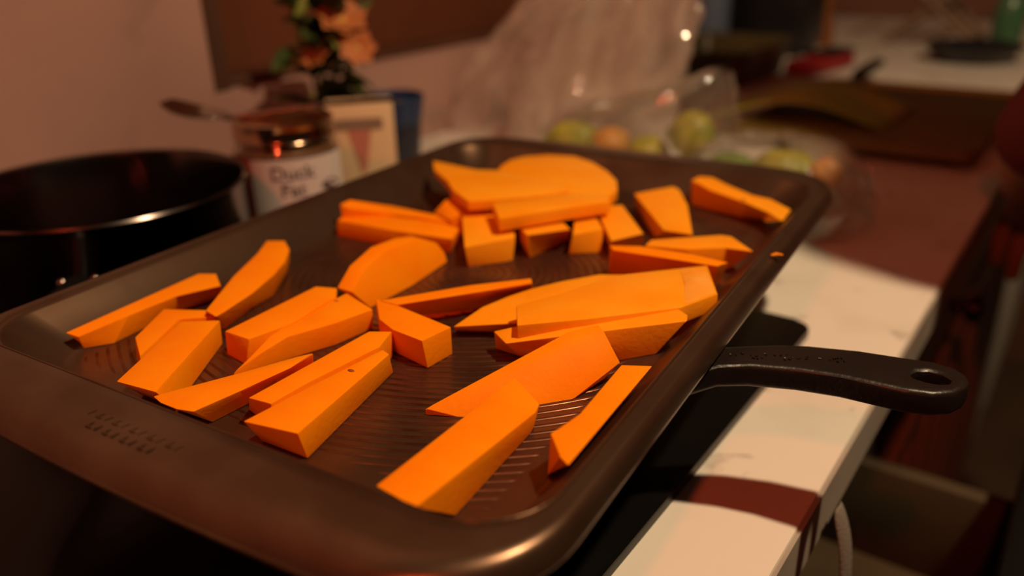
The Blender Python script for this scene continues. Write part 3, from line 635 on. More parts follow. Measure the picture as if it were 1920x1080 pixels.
for i, p in enumerate(SP[:7]):
    t = i / 6; wd = 0.0185 * math.sin(math.pi * min(1, 0.10 + 0.86 * t)) ** 0.75 + 0.0006
    if i == 6: wd = 0.0028
    d = (Vector(SP[min(i + 1, 6)]) - Vector(SP[max(i - 1, 0)])); d.z = 0; d.normalize(); s = Vector((-d.y, d.x, 0))
    row = []
    for k in range(9):
        u = -1 + 2 * k / 8
        row.append(bm.verts.new(Vector(p) - c0 + s * wd * u + Vector((0, 0, 0.006 * u * u * math.sin(math.pi * t) - 0.0))))
    rows.append(row)
for A, B in zip(rows, rows[1:]):
    for k in range(8): bm.faces.new((A[k], A[k + 1], B[k + 1], B[k]))
bw = mesh_obj('bowl', finish(bm, 'bowl', 80), M['steel'], sp)
md = bw.modifiers.new('thick', 'SOLIDIFY'); md.thickness = 0.001
md = bw.modifiers.new('sub', 'SUBSURF'); md.levels = 1; md.render_levels = 2

# ------------------------------------------------------------------ carton and cup right of the jar
M['carton'] = mat('cream_card', (0.74, 0.55, 0.34), rough=0.55, var=(0.70, 0.50, 0.30), vscale=12)
M['carton_print'] = mat('carton_print_brown', (0.26, 0.18, 0.13), rough=0.55)
M['carton_pink'] = mat('carton_print_pink', (0.52, 0.20, 0.14), rough=0.55)
cf = math.atan2(-0.553, 0.480)
cart = empty('carton', Vector((-0.488, 0.553, 0.0005)), cf)
tag(cart, 'small cream card carton with brown print standing behind the jar', 'carton')
box('card_body', (-0.034, -0.030, 0), (0.0, 0.030, 0.097), M['carton'], cart, 0.0012)
box('top_flap', (-0.033, -0.029, 0.0972), (-0.001, 0.029, 0.0982), M['carton'], cart, 0.0004)
box('printed_band', (0.0001, -0.030, 0.076), (0.0006, 0.020, 0.086), M['carton_print'], cart)
bm = bmesh.new()
a = [bm.verts.new((0.0005, y, z)) for y, z in ((-0.012, 0.079), (0.010, 0.079), (0.003, 0.040), (-0.002, 0.036))]; bm.faces.new(a)
mesh_obj('printed_wedge', finish(bm, 'printed_wedge'), M['carton_pink'], cart)
M['navy'] = mat('navy_plastic', (0.012, 0.014, 0.035), rough=0.4)
M['blue'] = mat('blue_plastic', (0.012, 0.032, 0.10), rough=0.35)
cup = empty('plastic_cup', Vector((-0.512, 0.630, 0.0005)))
tag(cup, 'dark navy plastic cup with a brighter blue rim beside the cream carton', 'cup')
lathe('cup_body', [(0, 0), (0.020, 0), (0.0215, 0.003), (0.0268, 0.066), (0.0248, 0.066), (0.0195, 0.005), (0, 0.004)], M['navy'], cup, 40)
lathe('rim_band', [(0.0270, 0.066), (0.0305, 0.088), (0.0310, 0.091), (0.0300, 0.092), (0.0290, 0.090), (0.0252, 0.066)], M['blue'], cup, 40, close=True)

# ------------------------------------------------------------------ potted flower
FP = Vector((-0.567, 0.592, 0.0005))
M['terracotta'] = mat('terracotta', (0.30, 0.11, 0.055), rough=0.7, var=(0.22, 0.08, 0.04), vscale=30)
M['soil'] = mat('potting_soil', (0.02, 0.012, 0.008), rough=0.9, bump=0.6, bscale=300)
M['leaf'] = mat('dark_leaf', (0.055, 0.085, 0.018), rough=0.45, var=(0.03, 0.05, 0.012), vscale=40)
M['leaf_light'] = mat('yellow_green_leaf', (0.24, 0.26, 0.05), rough=0.45, var=(0.17, 0.19, 0.04), vscale=40)
M['petal'] = mat('peach_petal', (0.50, 0.13, 0.05), rough=0.5, var=(0.42, 0.20, 0.06), vscale=60)
M['petal_in'] = mat('yellow_flower_heart', (0.55, 0.33, 0.06), rough=0.6)
fl = empty('potted_flower', FP)
tag(fl, 'potted plant with peach-coloured blossoms and dark leaves behind the jar', 'plant')
lathe('flower_pot', [(0, 0), (0.022, 0), (0.0235, 0.002), (0.030, 0.060), (0.032, 0.060), (0.032, 0.072), (0.0295, 0.072), (0.028, 0.062), (0.022, 0.006), (0, 0.005)], M['terracotta'], fl, 36)
lathe('soil', [(0, 0.063), (0.0284, 0.063)], M['soil'], fl, 24)
def leaf_mesh(name, L, Wd, m, curl=0.25):
    bm = bmesh.new(); rows = []
    for i in range(7):
        t = i / 6; wd = Wd * (math.sin(math.pi * (t ** 0.8)) ** 0.8 if 0 < t < 1 else 0.02)
        x = L * t; z = -curl * L * t * t
        rows.append([bm.verts.new((x, u * wd, z + abs(u) * wd * 0.35)) for u in (-1, -0.5, 0, 0.5, 1)])
    for A, B in zip(rows, rows[1:]):
        for k in range(4): bm.faces.new((A[k], A[k + 1], B[k + 1], B[k]))
    me = finish(bm, name, 80); me.materials.append(m); return me
lm = leaf_mesh('leaf', 0.052, 0.017, M['leaf']); lm2 = leaf_mesh('leaf', 0.040, 0.014, M['leaf_light'])
rnd = random.Random(5)
tube('stem', [Vector((0, 0, 0.062)), Vector((0.004, -0.003, 0.10)), Vector((0.012, -0.004, 0.145))], [0.003, 0.0026, 0.002], M['leaf'], fl, 8)
tube('stem', [Vector((0.002, 0.002, 0.062)), Vector((-0.012, 0.004, 0.11)), Vector((-0.024, 0.0, 0.165))], [0.003, 0.0024, 0.0018], M['leaf'], fl, 8)
tube('stem', [Vector((0.002, 0, 0.062)), Vector((0.02, 0.010, 0.10)), Vector((0.038, 0.012, 0.150))], [0.003, 0.0024, 0.0018], M['leaf'], fl, 8)
for i in range(34):
    me = lm if i % 5 else lm2
    o = mesh_obj('leaf', me, None, fl)
    t = rnd.random(); ang = rnd.uniform(0, 6.283)
    bx = [(0.008, -0.002), (-0.018, 0.002), (0.026, 0.010)][i % 3]
    o.location = (bx[0] * t * 1.2, bx[1] * t, 0.075 + 0.10 * t)
    o.rotation_euler = (rnd.uniform(-0.5, 0.5), rnd.uniform(-1.0, 0.15), ang)
    if math.cos(ang) < -0.5: o.scale = (0.6, 0.8, 0.8)
pm = leaf_mesh('petal', 0.0185, 0.0100, M['petal'], 0.15)
for (x, y, z, tx, ty, s) in ((0.038, -0.004, 0.162, 0.5, 0.4, 1.35), (0.055, -0.006, 0.140, 0.9, 0.8, 1.0), (0.025, -0.026, 0.133, 0.7, -0.2, 0.85)):
    bl = lathe('blossom', [(0, 0.004), (0.0025, 0.0035), (0.0035, 0.0015), (0.003, -0.002), (0, -0.003)], M['petal_in'], fl, 14)
    bl.location = (x, y, z); bl.rotation_euler = (tx, ty, 0.3); bl.scale = (s, s, s)
    for k in range(7):
        o = mesh_obj('petal', pm, None, bl); o.rotation_euler = (0, -0.45, 2 * math.pi * k / 7)
    tube('stem', [Vector((0.016, 0.0, 0.09)), Vector((x * 0.8, y * 0.7, z - 0.02)), Vector((x, y, z - 0.003))], 0.0014, M['leaf'], fl, 6)

# ------------------------------------------------------------------ plastic bags and what they hold
M['film'] = clear_film('crumpled_clear_film', (0.86, 0.70, 0.60), 0.23, rough=0.07, bump=0.5, bscale=20)
M['film_thin'] = clear_film('thin_clear_film', (0.42, 0.38, 0.33), 0.15, rough=0.05, bump=0.2, bscale=40)
def crumpled_bag(name, rings, m, fold, seed, n=110, spike=None):
    """rings: (centre, radius_a, radius_b, z); folds are ridged noise that grows between the rings"""
    bm = bmesh.new(); rows = []
    nv = 56
    for j in range(nv + 1):
        t = j / nv * (len(rings) - 1); i0 = min(int(t), len(rings) - 2); u = t - i0; u = u * u * (3 - 2 * u)
        A, B = rings[i0], rings[i0 + 1]
        a0 = A[0] + (B[0] - A[0]) * u; b0 = A[1] + (B[1] - A[1]) * u
        ra = A[2] + (B[2] - A[2]) * u; rb = A[3] + (B[3] - A[3]) * u; z = A[4] + (B[4] - A[4]) * u
        row = []
        for i in range(n):
            th = 2 * math.pi * i / n
            d = Vector((math.cos(th), math.sin(th), 0))
            q = Vector((d.x * 1.6, d.y * 1.6, z * 6 + seed))
            r1 = 1 - abs(noise.noise(q * 1.1)) * 2.2
            r2 = 1 - abs(noise.noise(q * 2.3 + Vector((3, 9, 1)))) * 2.0
            r3 = noise.noise(Vector((d.x * 7, d.y * 7, z * 40 + seed)))
            k = 1 + fold * (0.68 * (r1 - 0.5) + 0.30 * (r2 - 0.5) + 0.04 * r3)
            edge = min(1.0, j / 4) if rings[0][4] < 0.01 else 1
            k = 1 + (k - 1) * edge
            row.append(bm.verts.new(W(a0 + d.x * ra * k, b0 + d.y * rb * k, max(0.0012, z + 0.012 * (r2 - .5) * edge))))
        rows.append(row)
    for A, B in zip(rows, rows[1:]):
        for i in range(n): bm.faces.new((A[i], A[(i + 1) % n], B[(i + 1) % n], B[i]))
    c = W(rings[0][0], rings[0][1], 0.0)
    for v in bm.verts: v.co -= c
    o = mesh_obj(name, finish(bm, name, 70), m, loc=c)
    return o
o = crumpled_bag('plastic_bag', [(-0.475, 0.845, 0.02, 0.02, 0.0015), (-0.470, 0.845, 0.134, 0.072, 0.004), (-0.465, 0.85, 0.138, 0.076, 0.05), (-0.445, 0.86, 0.120, 0.074, 0.10), (-0.425, 0.87, 0.098, 0.066, 0.15), (-0.405, 0.88, 0.080, 0.055, 0.20), (-0.40, 0.885, 0.085, 0.06, 0.25), (-0.395, 0.89, 0.09, 0.04, 0.28)], M['film'], 0.42, 2.0)
tag(o, 'tall crumpled clear plastic bag standing open behind the tray', 'plastic bag')
inner = crumpled_bag('bag_fold', [(-0.47, 0.85, 0.05, 0.04, 0.01), (-0.46, 0.85, 0.095, 0.05, 0.06), (-0.44, 0.86, 0.078, 0.045, 0.12), (-0.42, 0.87, 0.055, 0.035, 0.18), (-0.40, 0.885, 0.05, 0.03, 0.25)], M['film'], 0.6, 11.0, n=80)
inner.parent = o; inner.matrix_parent_inverse = Matrix.Translation(-o.location)

M['veg_a'] = mat('yellow_green_skin', (0.50, 0.44, 0.03), rough=0.4, var=(0.26, 0.32, 0.03), vscale=50)
M['veg_b'] = mat('green_skin', (0.11, 0.23, 0.03), rough=0.4, var=(0.20, 0.30, 0.04), vscale=50)
M['veg_c'] = mat('orange_skin', (0.75, 0.33, 0.06), rough=0.4, var=(0.62, 0.36, 0.08), vscale=50)
def veg(a, b, z, r, m, label, group, st=(1, 1, 1), rz=0.0):
    bm = bmesh.new(); bmesh.ops.create_icosphere(bm, subdivisions=3, radius=1.0)
    for v in bm.verts:
        k = 1 + 0.10 * noise.noise(v.co * 1.7 + Vector((a * 90, b * 70, 0))) + 0.03 * noise.noise(v.co * 5)
        v.co = Vector((v.co.x * r * st[0] * k, v.co.y * r * st[1] * k, v.co.z * r * st[2] * k))
    o = empty('green_vegetable', W(a, b, z), rz)
    mesh_obj('flesh', finish(bm, 'flesh', 80), m, o)
    e = lathe('stalk_end', [(0, 0.004), (0.25 * r, 0.003), (0.30 * r, 0.0), (0.28 * r, -0.004), (0, -0.004)], M['veg_b'] if m is not M['veg_b'] else M['leaf_light'], o, 12)
    e.location = (-r * st[0] * 0.97, 0, 0); e.rotation_euler = (0, -math.pi / 2, 0)
    tag(o, label, 'vegetable', group)
G1 = 'green vegetables in the middle bag'; G2 = 'green vegetables in the bag by the tray corner'
veg(-0.362, 0.705, 0.040, 0.021, M['veg_a'], 'yellow-green vegetable at the left end of the middle clear bag', G1, (1.3, 1, 1), 0.3)
veg(-0.322, 0.708, 0.040, 0.018, M['veg_c'], 'orange-tinged vegetable beside the yellow-green one in the middle bag', G1, (1.1, 1, 1), 0.8)
veg(-0.283, 0.712, 0.034, 0.020, M['veg_a'], 'yellow-green vegetable in the centre of the middle clear bag', G1, (1.1, 1, 1), 1.5)
veg(-0.240, 0.715, 0.058, 0.021, M['veg_a'], 'round yellow-green vegetable raised at the right end of the middle bag', G1, (1, 1, 1.05), 0.2)
veg(-0.245, 0.712, 0.019, 0.017, M['veg_b'], 'dark green vegetable at the bottom right of the middle bag', G1, (1.1, 1, 1), 2.0)
veg(-0.196, 0.700, 0.030, 0.022, M['veg_b'], 'dark green vegetable at the left of the bag by the tray corner', G2, (1.2, 1, 0.9), 0.2)
veg(-0.146, 0.700, 0.042, 0.022, M['veg_a'], 'long yellow-green vegetable on top of the bag by the tray corner', G2, (1.2, 1, 0.8), -0.2)
veg(-0.110, 0.693, 0.045, 0.014, M['veg_c'], 'small orange vegetable on top of the bag by the tray corner', G2, (1, 1, 1), 0.0)
veg(-0.116, 0.655, 0.020, 0.018, M['veg_b'], 'dark green vegetable nearest the rim in the bag by the tray corner', G2, (1.2, 1, 1), 1.2)
veg(-0.134, 0.662, 0.032, 0.012, M['veg_a'], 'small yellow-green vegetable in the bag by the tray corner', G2, (1.3, 1, 1), 1.0)
o = crumpled_bag('plastic_bag', [(-0.305, 0.712, 0.02, 0.02, 0.0015), (-0.305, 0.712, 0.085, 0.045, 0.003), (-0.305, 0.712, 0.098, 0.050, 0.035), (-0.285, 0.715, 0.080, 0.045, 0.068), (-0.245, 0.725, 0.038, 0.028, 0.092), (-0.224, 0.735, 0.008, 0.008, 0.112)], M['film_thin'], 0.30, 5.0, n=90)
tag(o, 'low clear plastic bag with a peaked corner holding yellow-green vegetables', 'plastic bag')
o = crumpled_bag('plastic_bag', [(-0.142, 0.680, 0.02, 0.02, 0.0015), (-0.142, 0.680, 0.066, 0.050, 0.003), (-0.142, 0.682, 0.082, 0.058, 0.025), (-0.145, 0.685, 0.075, 0.052, 0.052), (-0.148, 0.690, 0.045, 0.03, 0.066), (-0.150, 0.692, 0.006, 0.005, 0.070)], M['film_thin'], 0.26, 8.0, n=90)
tag(o, 'clear plastic bag of green vegetables beside the far right corner of the tray', 'plastic bag')

# ------------------------------------------------------------------ cutting board, knife and things further along
M['board'] = mat('olive_board', (0.19, 0.13, 0.025), rough=0.5, var=(0.14, 0.10, 0.02), vscale=12)
M['board_lit_edge'] = mat('lit_yellow_board_edge', (0.75, 0.62, 0.04), rough=0.5)  # bright yellow carries the light falling on the board's far end
M['mat_green'] = mat('green_flexible_mat', (0.55, 0.46, 0.03), rough=0.45, var=(0.22, 0.38, 0.06), vscale=7)
cbd = empty('cutting_board', W(-0.155, 1.12, 0.0005), ROT)
tag(cbd, 'thick olive cutting board with edge coloured yellow as if lit lying on the worktop', 'cutting board')
prism('board_slab', rounded_rect(0.127, 0.167, 0.015, 6, 0.0, -0.027), 0.0099, 0.022, M['board'], cbd, 0.002)
prism('board_rim', rounded_rect(0.126, 0.160, 0.018, 6, 0.0, 0.032), 0.006, 0.0098, M['board_lit_edge'], cbd, 0.001)
for sx in (-1, 1):
    for sy in (-1, 1):
        ft = lathe('foot', [(0, 0), (0.008, 0), (0.009, 0.006), (0, 0.006)], M['black_plastic'], cbd, 16); ft.location = (sx * 0.10, sy * 0.16, 0)
box('lit_end_strip', (-0.1255, 0.1415, 0.0100), (0.1255, 0.1910, 0.0215), M['board_lit_edge'], cbd, 0.002)  # lit strip of the board top, painted as a yellow piece
# curled flexible mat in front of the board
bm = bmesh.new(); rows = []
for i in range(13):
    t = i / 12; a = -0.325 + 0.20 * t; z = 0.0235 + 0.026 * math.sin(math.pi * t) ** 1.2
    rows.append([bm.verts.new(W(a, 0.945 + 0.14 * u + 0.03 * t, z + 0.004 * u)) for u in (0, 0.25, 0.5, 0.75, 1)])
for A, B in zip(rows, rows[1:]):
    for k in range(4): bm.faces.new((A[k], A[k + 1], B[k + 1], B[k]))
mt = mesh_obj('flexible_mat', finish(bm, 'flexible_mat', 80), M['mat_green'])
md = mt.modifiers.new('thick', 'SOLIDIFY'); md.thickness = 0.0018
tag(mt, 'yellow-green flexible mat arched over the near edge of the cutting board', 'mat')
# knife
k0 = Vector((-0.196, 1.335, 0.0245)); k1 = Vector((-0.178, 1.535, 0.030)); kd = (k1 - k0).normalized()
kn = empty('kitchen_knife', k0)
tag(kn, 'kitchen knife on the cutting board with its dark handle past the far edge', 'knife')
tube('handle', [Vector((0, 0, 0.002)), kd * 0.03 + Vector((0, 0, .002)), kd * 0.08 + Vector((0, 0, .002)), kd * 0.125 + Vector((0, 0, .001))], [0.009, 0.0115, 0.011, 0.009], M['black_plastic'], kn, 12, flat=0.7)
bm = bmesh.new(); kp = Vector((-kd.y, kd.x, 0))
pts = [kp * 0.006, kp * -0.022, kp * -0.022 - kd * 0.09, kp * -0.008 - kd * 0.165, kp * 0.002 - kd * 0.185, kp * 0.006 - kd * 0.12]
A = [bm.verts.new((p.x, p.y, -0.0010)) for p in pts]; B = [bm.verts.new((p.x, p.y, 0.0008)) for p in pts]
bm.faces.new(A[::-1]); bm.faces.new(B)
for i in range(6): bm.faces.new((A[i], A[(i + 1) % 6], B[(i + 1) % 6], B[i]))
mesh_obj('blade', finish(bm, 'blade'), M['steel'], kn)

M['matte_black'] = mat('matte_black_glaze', (0.008, 0.008, 0.010), rough=0.4)
ds = empty('shallow_dish', W(-0.150, 1.73, 0.0005))
tag(ds, 'shallow black dish standing on the far pale worktop', 'dish')
lathe('dish_body', [(0, 0), (0.055, 0), (0.060, 0.003), (0.080, 0.026), (0.083, 0.028), (0.081, 0.0295), (0.077, 0.027), (0.056, 0.006), (0, 0.005)], M['matte_black'], ds, 40)
lathe('foot_ring', [(0.035, -0.0004), (0.05, -0.0004), (0.05, 0.0002), (0.035, 0.0002)], M['matte_black'], ds, 30, close=True)
# red and black pouch
M['red_cloth'] = mat('deep_red_fabric', (0.30, 0.012, 0.018), rough=0.6)
rp = empty('zipped_pouch', W(-0.352, 1.50, 0.0005), math.radians(80) + ROT)
tag(rp, 'small red and black pouch lying on the far worktop', 'pouch')
box('pouch_body', (-0.085, -0.026, 0.0), (0.085, 0.026, 0.026), M['red_cloth'], rp, 0.010)
box('pouch_flap', (-0.02, -0.024, 0.0262), (0.083, 0.022, 0.032), M['matte_black'], rp, 0.0025)
# olive oven dish
M['olive'] = mat('dark_olive_glaze', (0.035, 0.032, 0.012), rough=0.35, var=(0.055, 0.045, 0.016), vscale=15)
od = empty('oven_dish', W(-0.478, 1.36, 0.0005), ROT)
tag(od, 'dark olive rectangular oven dish behind the clear bags', 'dish')
bm = bmesh.new(); LV = []
for hx, hy, r, z in ((0.075, 0.10, 0.02, 0.0), (0.085, 0.115, 0.024, 0.052), (0.093, 0.123, 0.028, 0.056), (0.092, 0.122, 0.028, 0.058), (0.082, 0.112, 0.022, 0.054), (0.073, 0.098, 0.018, 0.006)):
    LV.append([bm.verts.new((x, y, z)) for x, y in rounded_rect(hx, hy, r, 6)])
for A, B in zip(LV, LV[1:]):
    for i in range(len(A)): bm.faces.new((A[i], A[(i + 1) % len(A)], B[(i + 1) % len(A)], B[i]))
bm.faces.new(LV[0][::-1]); bm.faces.new(LV[-1])
mesh_obj('dish_body', finish(bm, 'dish_body', 40), M['olive'], od)
for s in (-1, 1):
    g = box('grip', (-0.03, -0.012, 0.046), (0.03, 0.012, 0.056), M['olive'], od, 0.004); g.location = (0, s * 0.128, 0)
# blue-grey bottle
M['bluegrey'] = mat('blue_grey_plastic', (0.10, 0.14, 0.21), rough=0.4, var=(0.08, 0.11, 0.17), vscale=10)
M['white_cap'] = mat('white_cap', (0.6, 0.55, 0.5), rough=0.4)
bt = empty('detergent_bottle', W(-0.580, 1.56, 0.0005))
tag(bt, 'tall blue-grey plastic bottle behind the crumpled bag', 'bottle')
lathe('bottle_body', [(0, 0), (0.028, 0), (0.032, 0.004), (0.032, 0.19), (0.026, 0.215), (0.014, 0.228), (0.014, 0.235), (0, 0.235)], M['bluegrey'], bt, 32)
lathe('cap', [(0, 0.262), (0.015, 0.262), (0.0165, 0.258), (0.0165, 0.2355), (0, 0.2355)], M['white_cap'], bt, 24)
# black appliance
tk = empty('toaster', W(-0.505, 1.69, 0.0005), ROT)
tag(tk, 'black boxy toaster standing at the far end of the worktop', 'toaster')
box('toaster_body', (-0.085, -0.065, 0.008), (0.085, 0.065, 0.19), M['matte_black'], tk, 0.02)
for sx in (-1, 1):
    box('slot', (sx * 0.03 - 0.012, -0.045, 0.1885), (sx * 0.03 + 0.012, 0.045, 0.1908), M['cab_dark'], tk)
    for sy in (-1, 1):
        ft = lathe('foot', [(0, 0), (0.011, 0), (0.012, 0.012), (0, 0.012)], M['black_plastic'], tk, 14); ft.location = (sx * 0.06, sy * 0.045, 0)
lv = box('lever', (0.0855, -0.012, 0.12), (0.105, 0.012, 0.135), M['black_plastic'], tk, 0.003)
# wooden pepper mill
M['wood'] = mat('orange_brown_wood', (0.30, 0.10, 0.025), rough=0.4, var=(0.22, 0.07, 0.018), vscale=18)
pmill = empty('pepper_mill', W(-0.462, 1.83, 0.0005))
tag(pmill, 'tall orange-brown wooden pepper mill beside the black toaster', 'pepper mill')
lathe('mill_body', [(0, 0), (0.034, 0), (0.036, 0.006), (0.034, 0.03), (0.026, 0.075), (0.029, 0.12), (0.034, 0.15), (0.034, 0.16), (0, 0.16)], M['wood'], pmill, 32)
lathe('mill_head', [(0, 0.1605), (0.032, 0.1605), (0.035, 0.175), (0.033, 0.20), (0.022, 0.222), (0, 0.228)], M['wood'], pmill, 32)
lathe('knob', [(0, 0.228), (0.006, 0.228), (0.009, 0.236), (0.006, 0.245), (0, 0.246)], M['steel'], pmill, 18)
# folding dish rack: crossed wooden sticks
M['rack_wood'] = mat('pale_rack_wood', (0.22, 0.15, 0.10), rough=0.6, var=(0.17, 0.11, 0.07), vscale=20)
rk = empty('dish_rack', W(-0.255, 1.98, 0.0005), ROT)
tag(rk, 'folding wooden dish rack with crossed sticks at the far end', 'dish rack')
for sy in (-0.09, 0.0, 0.09):
    for s in (-1, 1):
        tube('crossed_stick', [Vector((-0.085 * s, sy + 0.008 * s, 0.007)), Vector((0.085 * s, sy + 0.008 * s, 0.155))], 0.0065, M['rack_wood'], rk, 10)
for x, z in ((-0.085, 0.158), (0.085, 0.158), (0.0, 0.068)):
    tube('rail', [Vector((x, -0.12, z)), Vector((x, 0.12, z))], 0.005, M['rack_wood'], rk, 10)
# green bottle with white cap
M['green_glass'] = mat('green_glass', (0.05, 0.14, 0.07), rough=0.12, var=(0.07, 0.18, 0.09), vscale=9)
gb = empty('glass_bottle', W(-0.118, 1.87, 0.0005))
tag(gb, 'green glass bottle with a pale cap near the far corner', 'bottle')
lathe('bottle_body', [(0, 0), (0.024, 0), (0.027, 0.004), (0.027, 0.075), (0.020, 0.098), (0.011, 0.110), (0.011, 0.125), (0, 0.125)], M['green_glass'], gb, 32)
lathe('cap', [(0, 0.147), (0.012, 0.147), (0.013, 0.144), (0.013, 0.1255), (0, 0.1255)], M['white_cap'], gb, 24)

# ------------------------------------------------------------------ person at the worktop
A0, B0 = 0.262, 0.80
def PB(f, s, z): return W(A0 - f, B0 - s, z)          # f forward towards the worktop, s to the person's left
ORI = PB(0, 0, -0.90)
M['skin'] = mat('skin', (0.48, 0.25, 0.17), rough=0.5, sss=0.1)
M['red_top'] = mat('dark_red_jersey', (0.16, 0.012, 0.012), rough=0.8, bump=0.3, bscale=500)
M['trousers'] = mat('black_trousers', (0.006, 0.006, 0.008), rough=0.85)
M['hair'] = mat('dark_hair', (0.02, 0.012, 0.008), rough=0.5, bump=0.6, bscale=200)
M['eye'] = mat('eye', (0.5, 0.47, 0.44), rough=0.15)
def skin_body(name, nodes, edges, m, parent, sub=2):
    """nodes: key -> (f, s, z, radius); first node is the root"""
    keys = list(nodes); idx = {k: i for i, k in enumerate(keys)}
    me = bpy.data.meshes.new(name)
    me.from_pydata([tuple(PB(*nodes[k][:3]) - ORI) for k in keys], [(idx[a], idx[b]) for a, b in edges], [])
    o = mesh_obj(name, me, m, parent)
    mod = o.modifiers.new('skin', 'SKIN'); mod.use_smooth_shade = True
    if not me.skin_vertices: pass
    for i, k in enumerate(keys):
        r = nodes[k][3]; rr = r if isinstance(r, tuple) else (r, r)
        me.skin_vertices[0].data[i].radius = rr
        me.skin_vertices[0].data[i].use_root = (i == 0)
    s = o.modifiers.new('sub', 'SUBSURF'); s.levels = 1; s.render_levels = sub
    return o
per = empty('person', ORI)
tag(per, 'person in dark red top and black trousers standing at the worktop edge', 'person')
N = {'pelvis': (0, 0, 0.02, 0.095), 'waist': (0.03, 0.0, 0.16, 0.105), 'chest': (0.085, 0.02, 0.34, 0.125), 'upper': (0.12, 0.03, 0.45, 0.10), 'neck': (0.145, 0.035, 0.545, 0.052),
     'jaw': (0.170, 0.035, 0.600, 0.066), 'head': (0.170, 0.035, 0.665, 0.083), 'crown': (0.165, 0.035, 0.735, 0.066), 'nose': (0.262, 0.035, 0.640, 0.010)}
E = [('pelvis', 'waist'), ('waist', 'chest'), ('chest', 'upper'), ('upper', 'neck'), ('neck', 'jaw'), ('jaw', 'head'), ('head', 'crown'), ('head', 'nose')]
LA = {'sh': (0.12, 0.22, 0.45, 0.058), 'el': (0.165, 0.165, 0.185, 0.044), 'wr': (0.240, 0.0, 0.058, 0.029), 'pm': (0.222, -0.075, 0.014, 0.030)}
RA = {'sh': (0.12, -0.165, 0.45, 0.058), 'el': (0.060, -0.250, 0.19, 0.044), 'wr': (0.150, -0.250, 0.030, 0.029), 'pm': (0.170, -0.245, -0.045, 0.030)}
for pre, A in (('l_', LA), ('r_', RA)):
    for k, v in A.items(): N[pre + k] = v
    E += [('upper', pre + 'sh'), (pre + 'sh', pre + 'el'), (pre + 'el', pre + 'wr'), (pre + 'wr', pre + 'pm')]
    f, s, z, _ = A['pm']
    sd = 1 if pre == 'r_' else -1
    for j, (df, ds, ln) in enumerate(((-0.026, 0.0, 0.070), (-0.009, -0.004, 0.080), (0.009, -0.004, 0.076), (0.025, 0.0, 0.060))):
        N[pre + 'f%da' % j] = (f + df, s + ds, z - 0.038, 0.0095)
        N[pre + 'f%db' % j] = (f + df + 0.004, s + ds + 0.008 * sd, z - 0.038 - ln * 0.5, 0.0085)
        N[pre + 'f%dc' % j] = (f + df + 0.004, s + ds + 0.020 * sd, z - 0.038 - ln * 0.9, 0.0070)
        E += [(pre + 'pm', pre + 'f%da' % j), (pre + 'f%da' % j, pre + 'f%db' % j), (pre + 'f%db' % j, pre + 'f%dc' % j)]
    N[pre + 't0'] = (f - 0.030, s + 0.016 * sd, z + 0.004, 0.0110); N[pre + 't1'] = (f - 0.044, s + 0.026 * sd, z - 0.030, 0.0090)
    E += [(pre + 'pm', pre + 't0'), (pre + 't0', pre + 't1')]
for sd, pre in ((1, 'l_'), (-1, 'r_')):
    N[pre + 'hip'] = (0.0, 0.085 * sd, -0.06, 0.074); N[pre + 'kn'] = (0.02, 0.10 * sd, -0.42, 0.060); N[pre + 'an'] = (-0.02, 0.105 * sd, -0.825, 0.040)
    N[pre + 'heel'] = (-0.045, 0.105 * sd, -0.868, 0.030); N[pre + 'toe'] = (0.13, 0.115 * sd, -0.872, 0.026)
    E += [('pelvis', pre + 'hip'), (pre + 'hip', pre + 'kn'), (pre + 'kn', pre + 'an'), (pre + 'an', pre + 'heel'), (pre + 'heel', pre + 'toe')]
skin_body('body', N, E, M['skin'], per)
def fat(k, d): f, s, z, r = N[k]; return (f, s, z, r + d)
T = {k: fat(k, 0.028) for k in ('waist', 'pelvis', 'chest', 'upper')}
T['hem'] = (-0.002, 0, -0.045, 0.125)
T['collar'] = (0.135, 0.033, 0.515, 0.066)
TE = [('waist', 'pelvis'), ('pelvis', 'hem'), ('waist', 'chest'), ('chest', 'upper'), ('upper', 'collar')]
for pre in ('l_', 'r_'):
    for k in ('sh', 'el', 'wr'): T[pre + k] = fat(pre + k, 0.012)
    TE += [('upper', pre + 'sh'), (pre + 'sh', pre + 'el'), (pre + 'el', pre + 'wr')]
skin_body('jersey', T, TE, M['red_top'], per)
def wrap_tube(name, levels, m, n=40):
    bm = bmesh.new(); rr = []
    for f, hw, hd, z in levels:
        rr.append([bm.verts.new(PB(f + hd * math.cos(2 * math.pi * i / n), hw * math.sin(2 * math.pi * i / n), z) - ORI) for i in range(n)])
    for A, B in zip(rr, rr[1:]):
        for i in range(n): bm.faces.new((A[i], A[(i + 1) % n], B[(i + 1) % n], B[i]))
    o = mesh_obj(name, finish(bm, name, 80), m, per)
    md = o.modifiers.new('thick', 'SOLIDIFY'); md.thickness = 0.004
    return o
wrap_tube('jersey_hem', [(0.035, 0.125, 0.105, 0.20), (0.02, 0.160, 0.125, 0.10), (0.005, 0.182, 0.138, 0.0), (0.0, 0.188, 0.142, -0.07), (0.0, 0.186, 0.140, -0.095)], M['red_top'])
wrap_tube('trouser_waist', [(0.002, 0.165, 0.120, 0.0), (0.002, 0.174, 0.127, -0.08), (0.0, 0.178, 0.126, -0.15), (0.0, 0.172, 0.115, -0.20)], M['trousers'])
T = {'pelvis': (0, 0, -0.07, 0.100)}; TE = []
for pre in ('l_', 'r_'):
    for k in ('kn', 'an'): T[pre + k] = fat(pre + k, 0.014)
    T[pre + 'hip'] = (0.0, 0.082 * (1 if pre == 'l_' else -1), -0.15, 0.094)
    TE += [('pelvis', pre + 'hip'), (pre + 'hip', pre + 'kn'), (pre + 'kn', pre + 'an')]
skin_body('trousers', T, TE, M['trousers'], per)
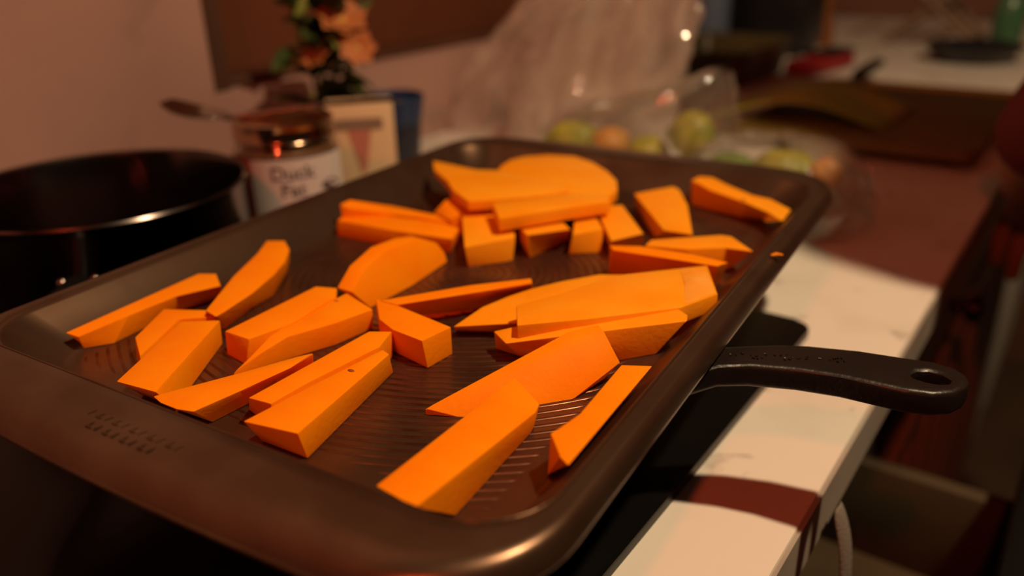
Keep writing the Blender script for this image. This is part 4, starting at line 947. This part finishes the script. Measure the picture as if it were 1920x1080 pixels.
bm = bmesh.new(); bmesh.ops.create_uvsphere(bm, u_segments=24, v_segments=16, radius=0.1)
hc = PB(0.158, 0.035, 0.690) - ORI
bmesh.ops.delete(bm, geom=[v for v in bm.verts if v.co.z < -0.02 and v.co.x < 0.03 or v.co.z < -0.085], context='VERTS')
for v in bm.verts: v.co = hc + Vector((v.co.x * 1.02, v.co.y * 0.93, v.co.z * 1.0))
hr = mesh_obj('hair', finish(bm, 'hair', 80), M['hair'], per); md = hr.modifiers.new('thick', 'SOLIDIFY'); md.thickness = 0.01
for s in (-0.031, 0.031):
    bm = bmesh.new(); bmesh.ops.create_uvsphere(bm, u_segments=12, v_segments=8, radius=0.012)
    e = mesh_obj('eye', finish(bm, 'eye', 80), M['eye'], per); e.location = PB(0.240, 0.035 + s, 0.668) - ORI
    bm = bmesh.new(); bmesh.ops.create_uvsphere(bm, u_segments=12, v_segments=8, radius=0.02)
    for v in bm.verts: v.co = Vector((v.co.x * 0.8, v.co.y * 0.35, v.co.z * 1.4))
    e = mesh_obj('ear', finish(bm, 'ear', 80), M['skin'], per); e.location = PB(0.160, 0.035 + s * 2.75, 0.650) - ORI
bm = bmesh.new(); add_tube(bm, [PB(0.236, 0.012, 0.598) - ORI, PB(0.246, 0.035, 0.600) - ORI, PB(0.236, 0.058, 0.598) - ORI], [0.002, 0.006, 0.002], 8, flat=0.6)
M['lips'] = mat('lips', (0.35, 0.10, 0.08), rough=0.4)
mesh_obj('mouth', finish(bm, 'mouth', 80), M['lips'], per)
for pre in ('l_', 'r_'):
    f, s, z, _ = N[pre + 'heel']; f2, s2, z2, _ = N[pre + 'toe']
    bm = bmesh.new(); add_tube(bm, [PB(f - 0.03, s, -0.868) - ORI, PB(f, s, -0.862) - ORI, PB((f + f2) / 2, (s + s2) / 2, -0.864) - ORI, PB(f2, s2, -0.868) - ORI, PB(f2 + 0.04, s2, -0.873) - ORI], [0.028, 0.042, 0.046, 0.048, 0.028], 14, flat=[0.8, 0.8, .75, 0.6, 0.7])
    mesh_obj('shoe', finish(bm, 'shoe', 80), M['matte_black'], per)
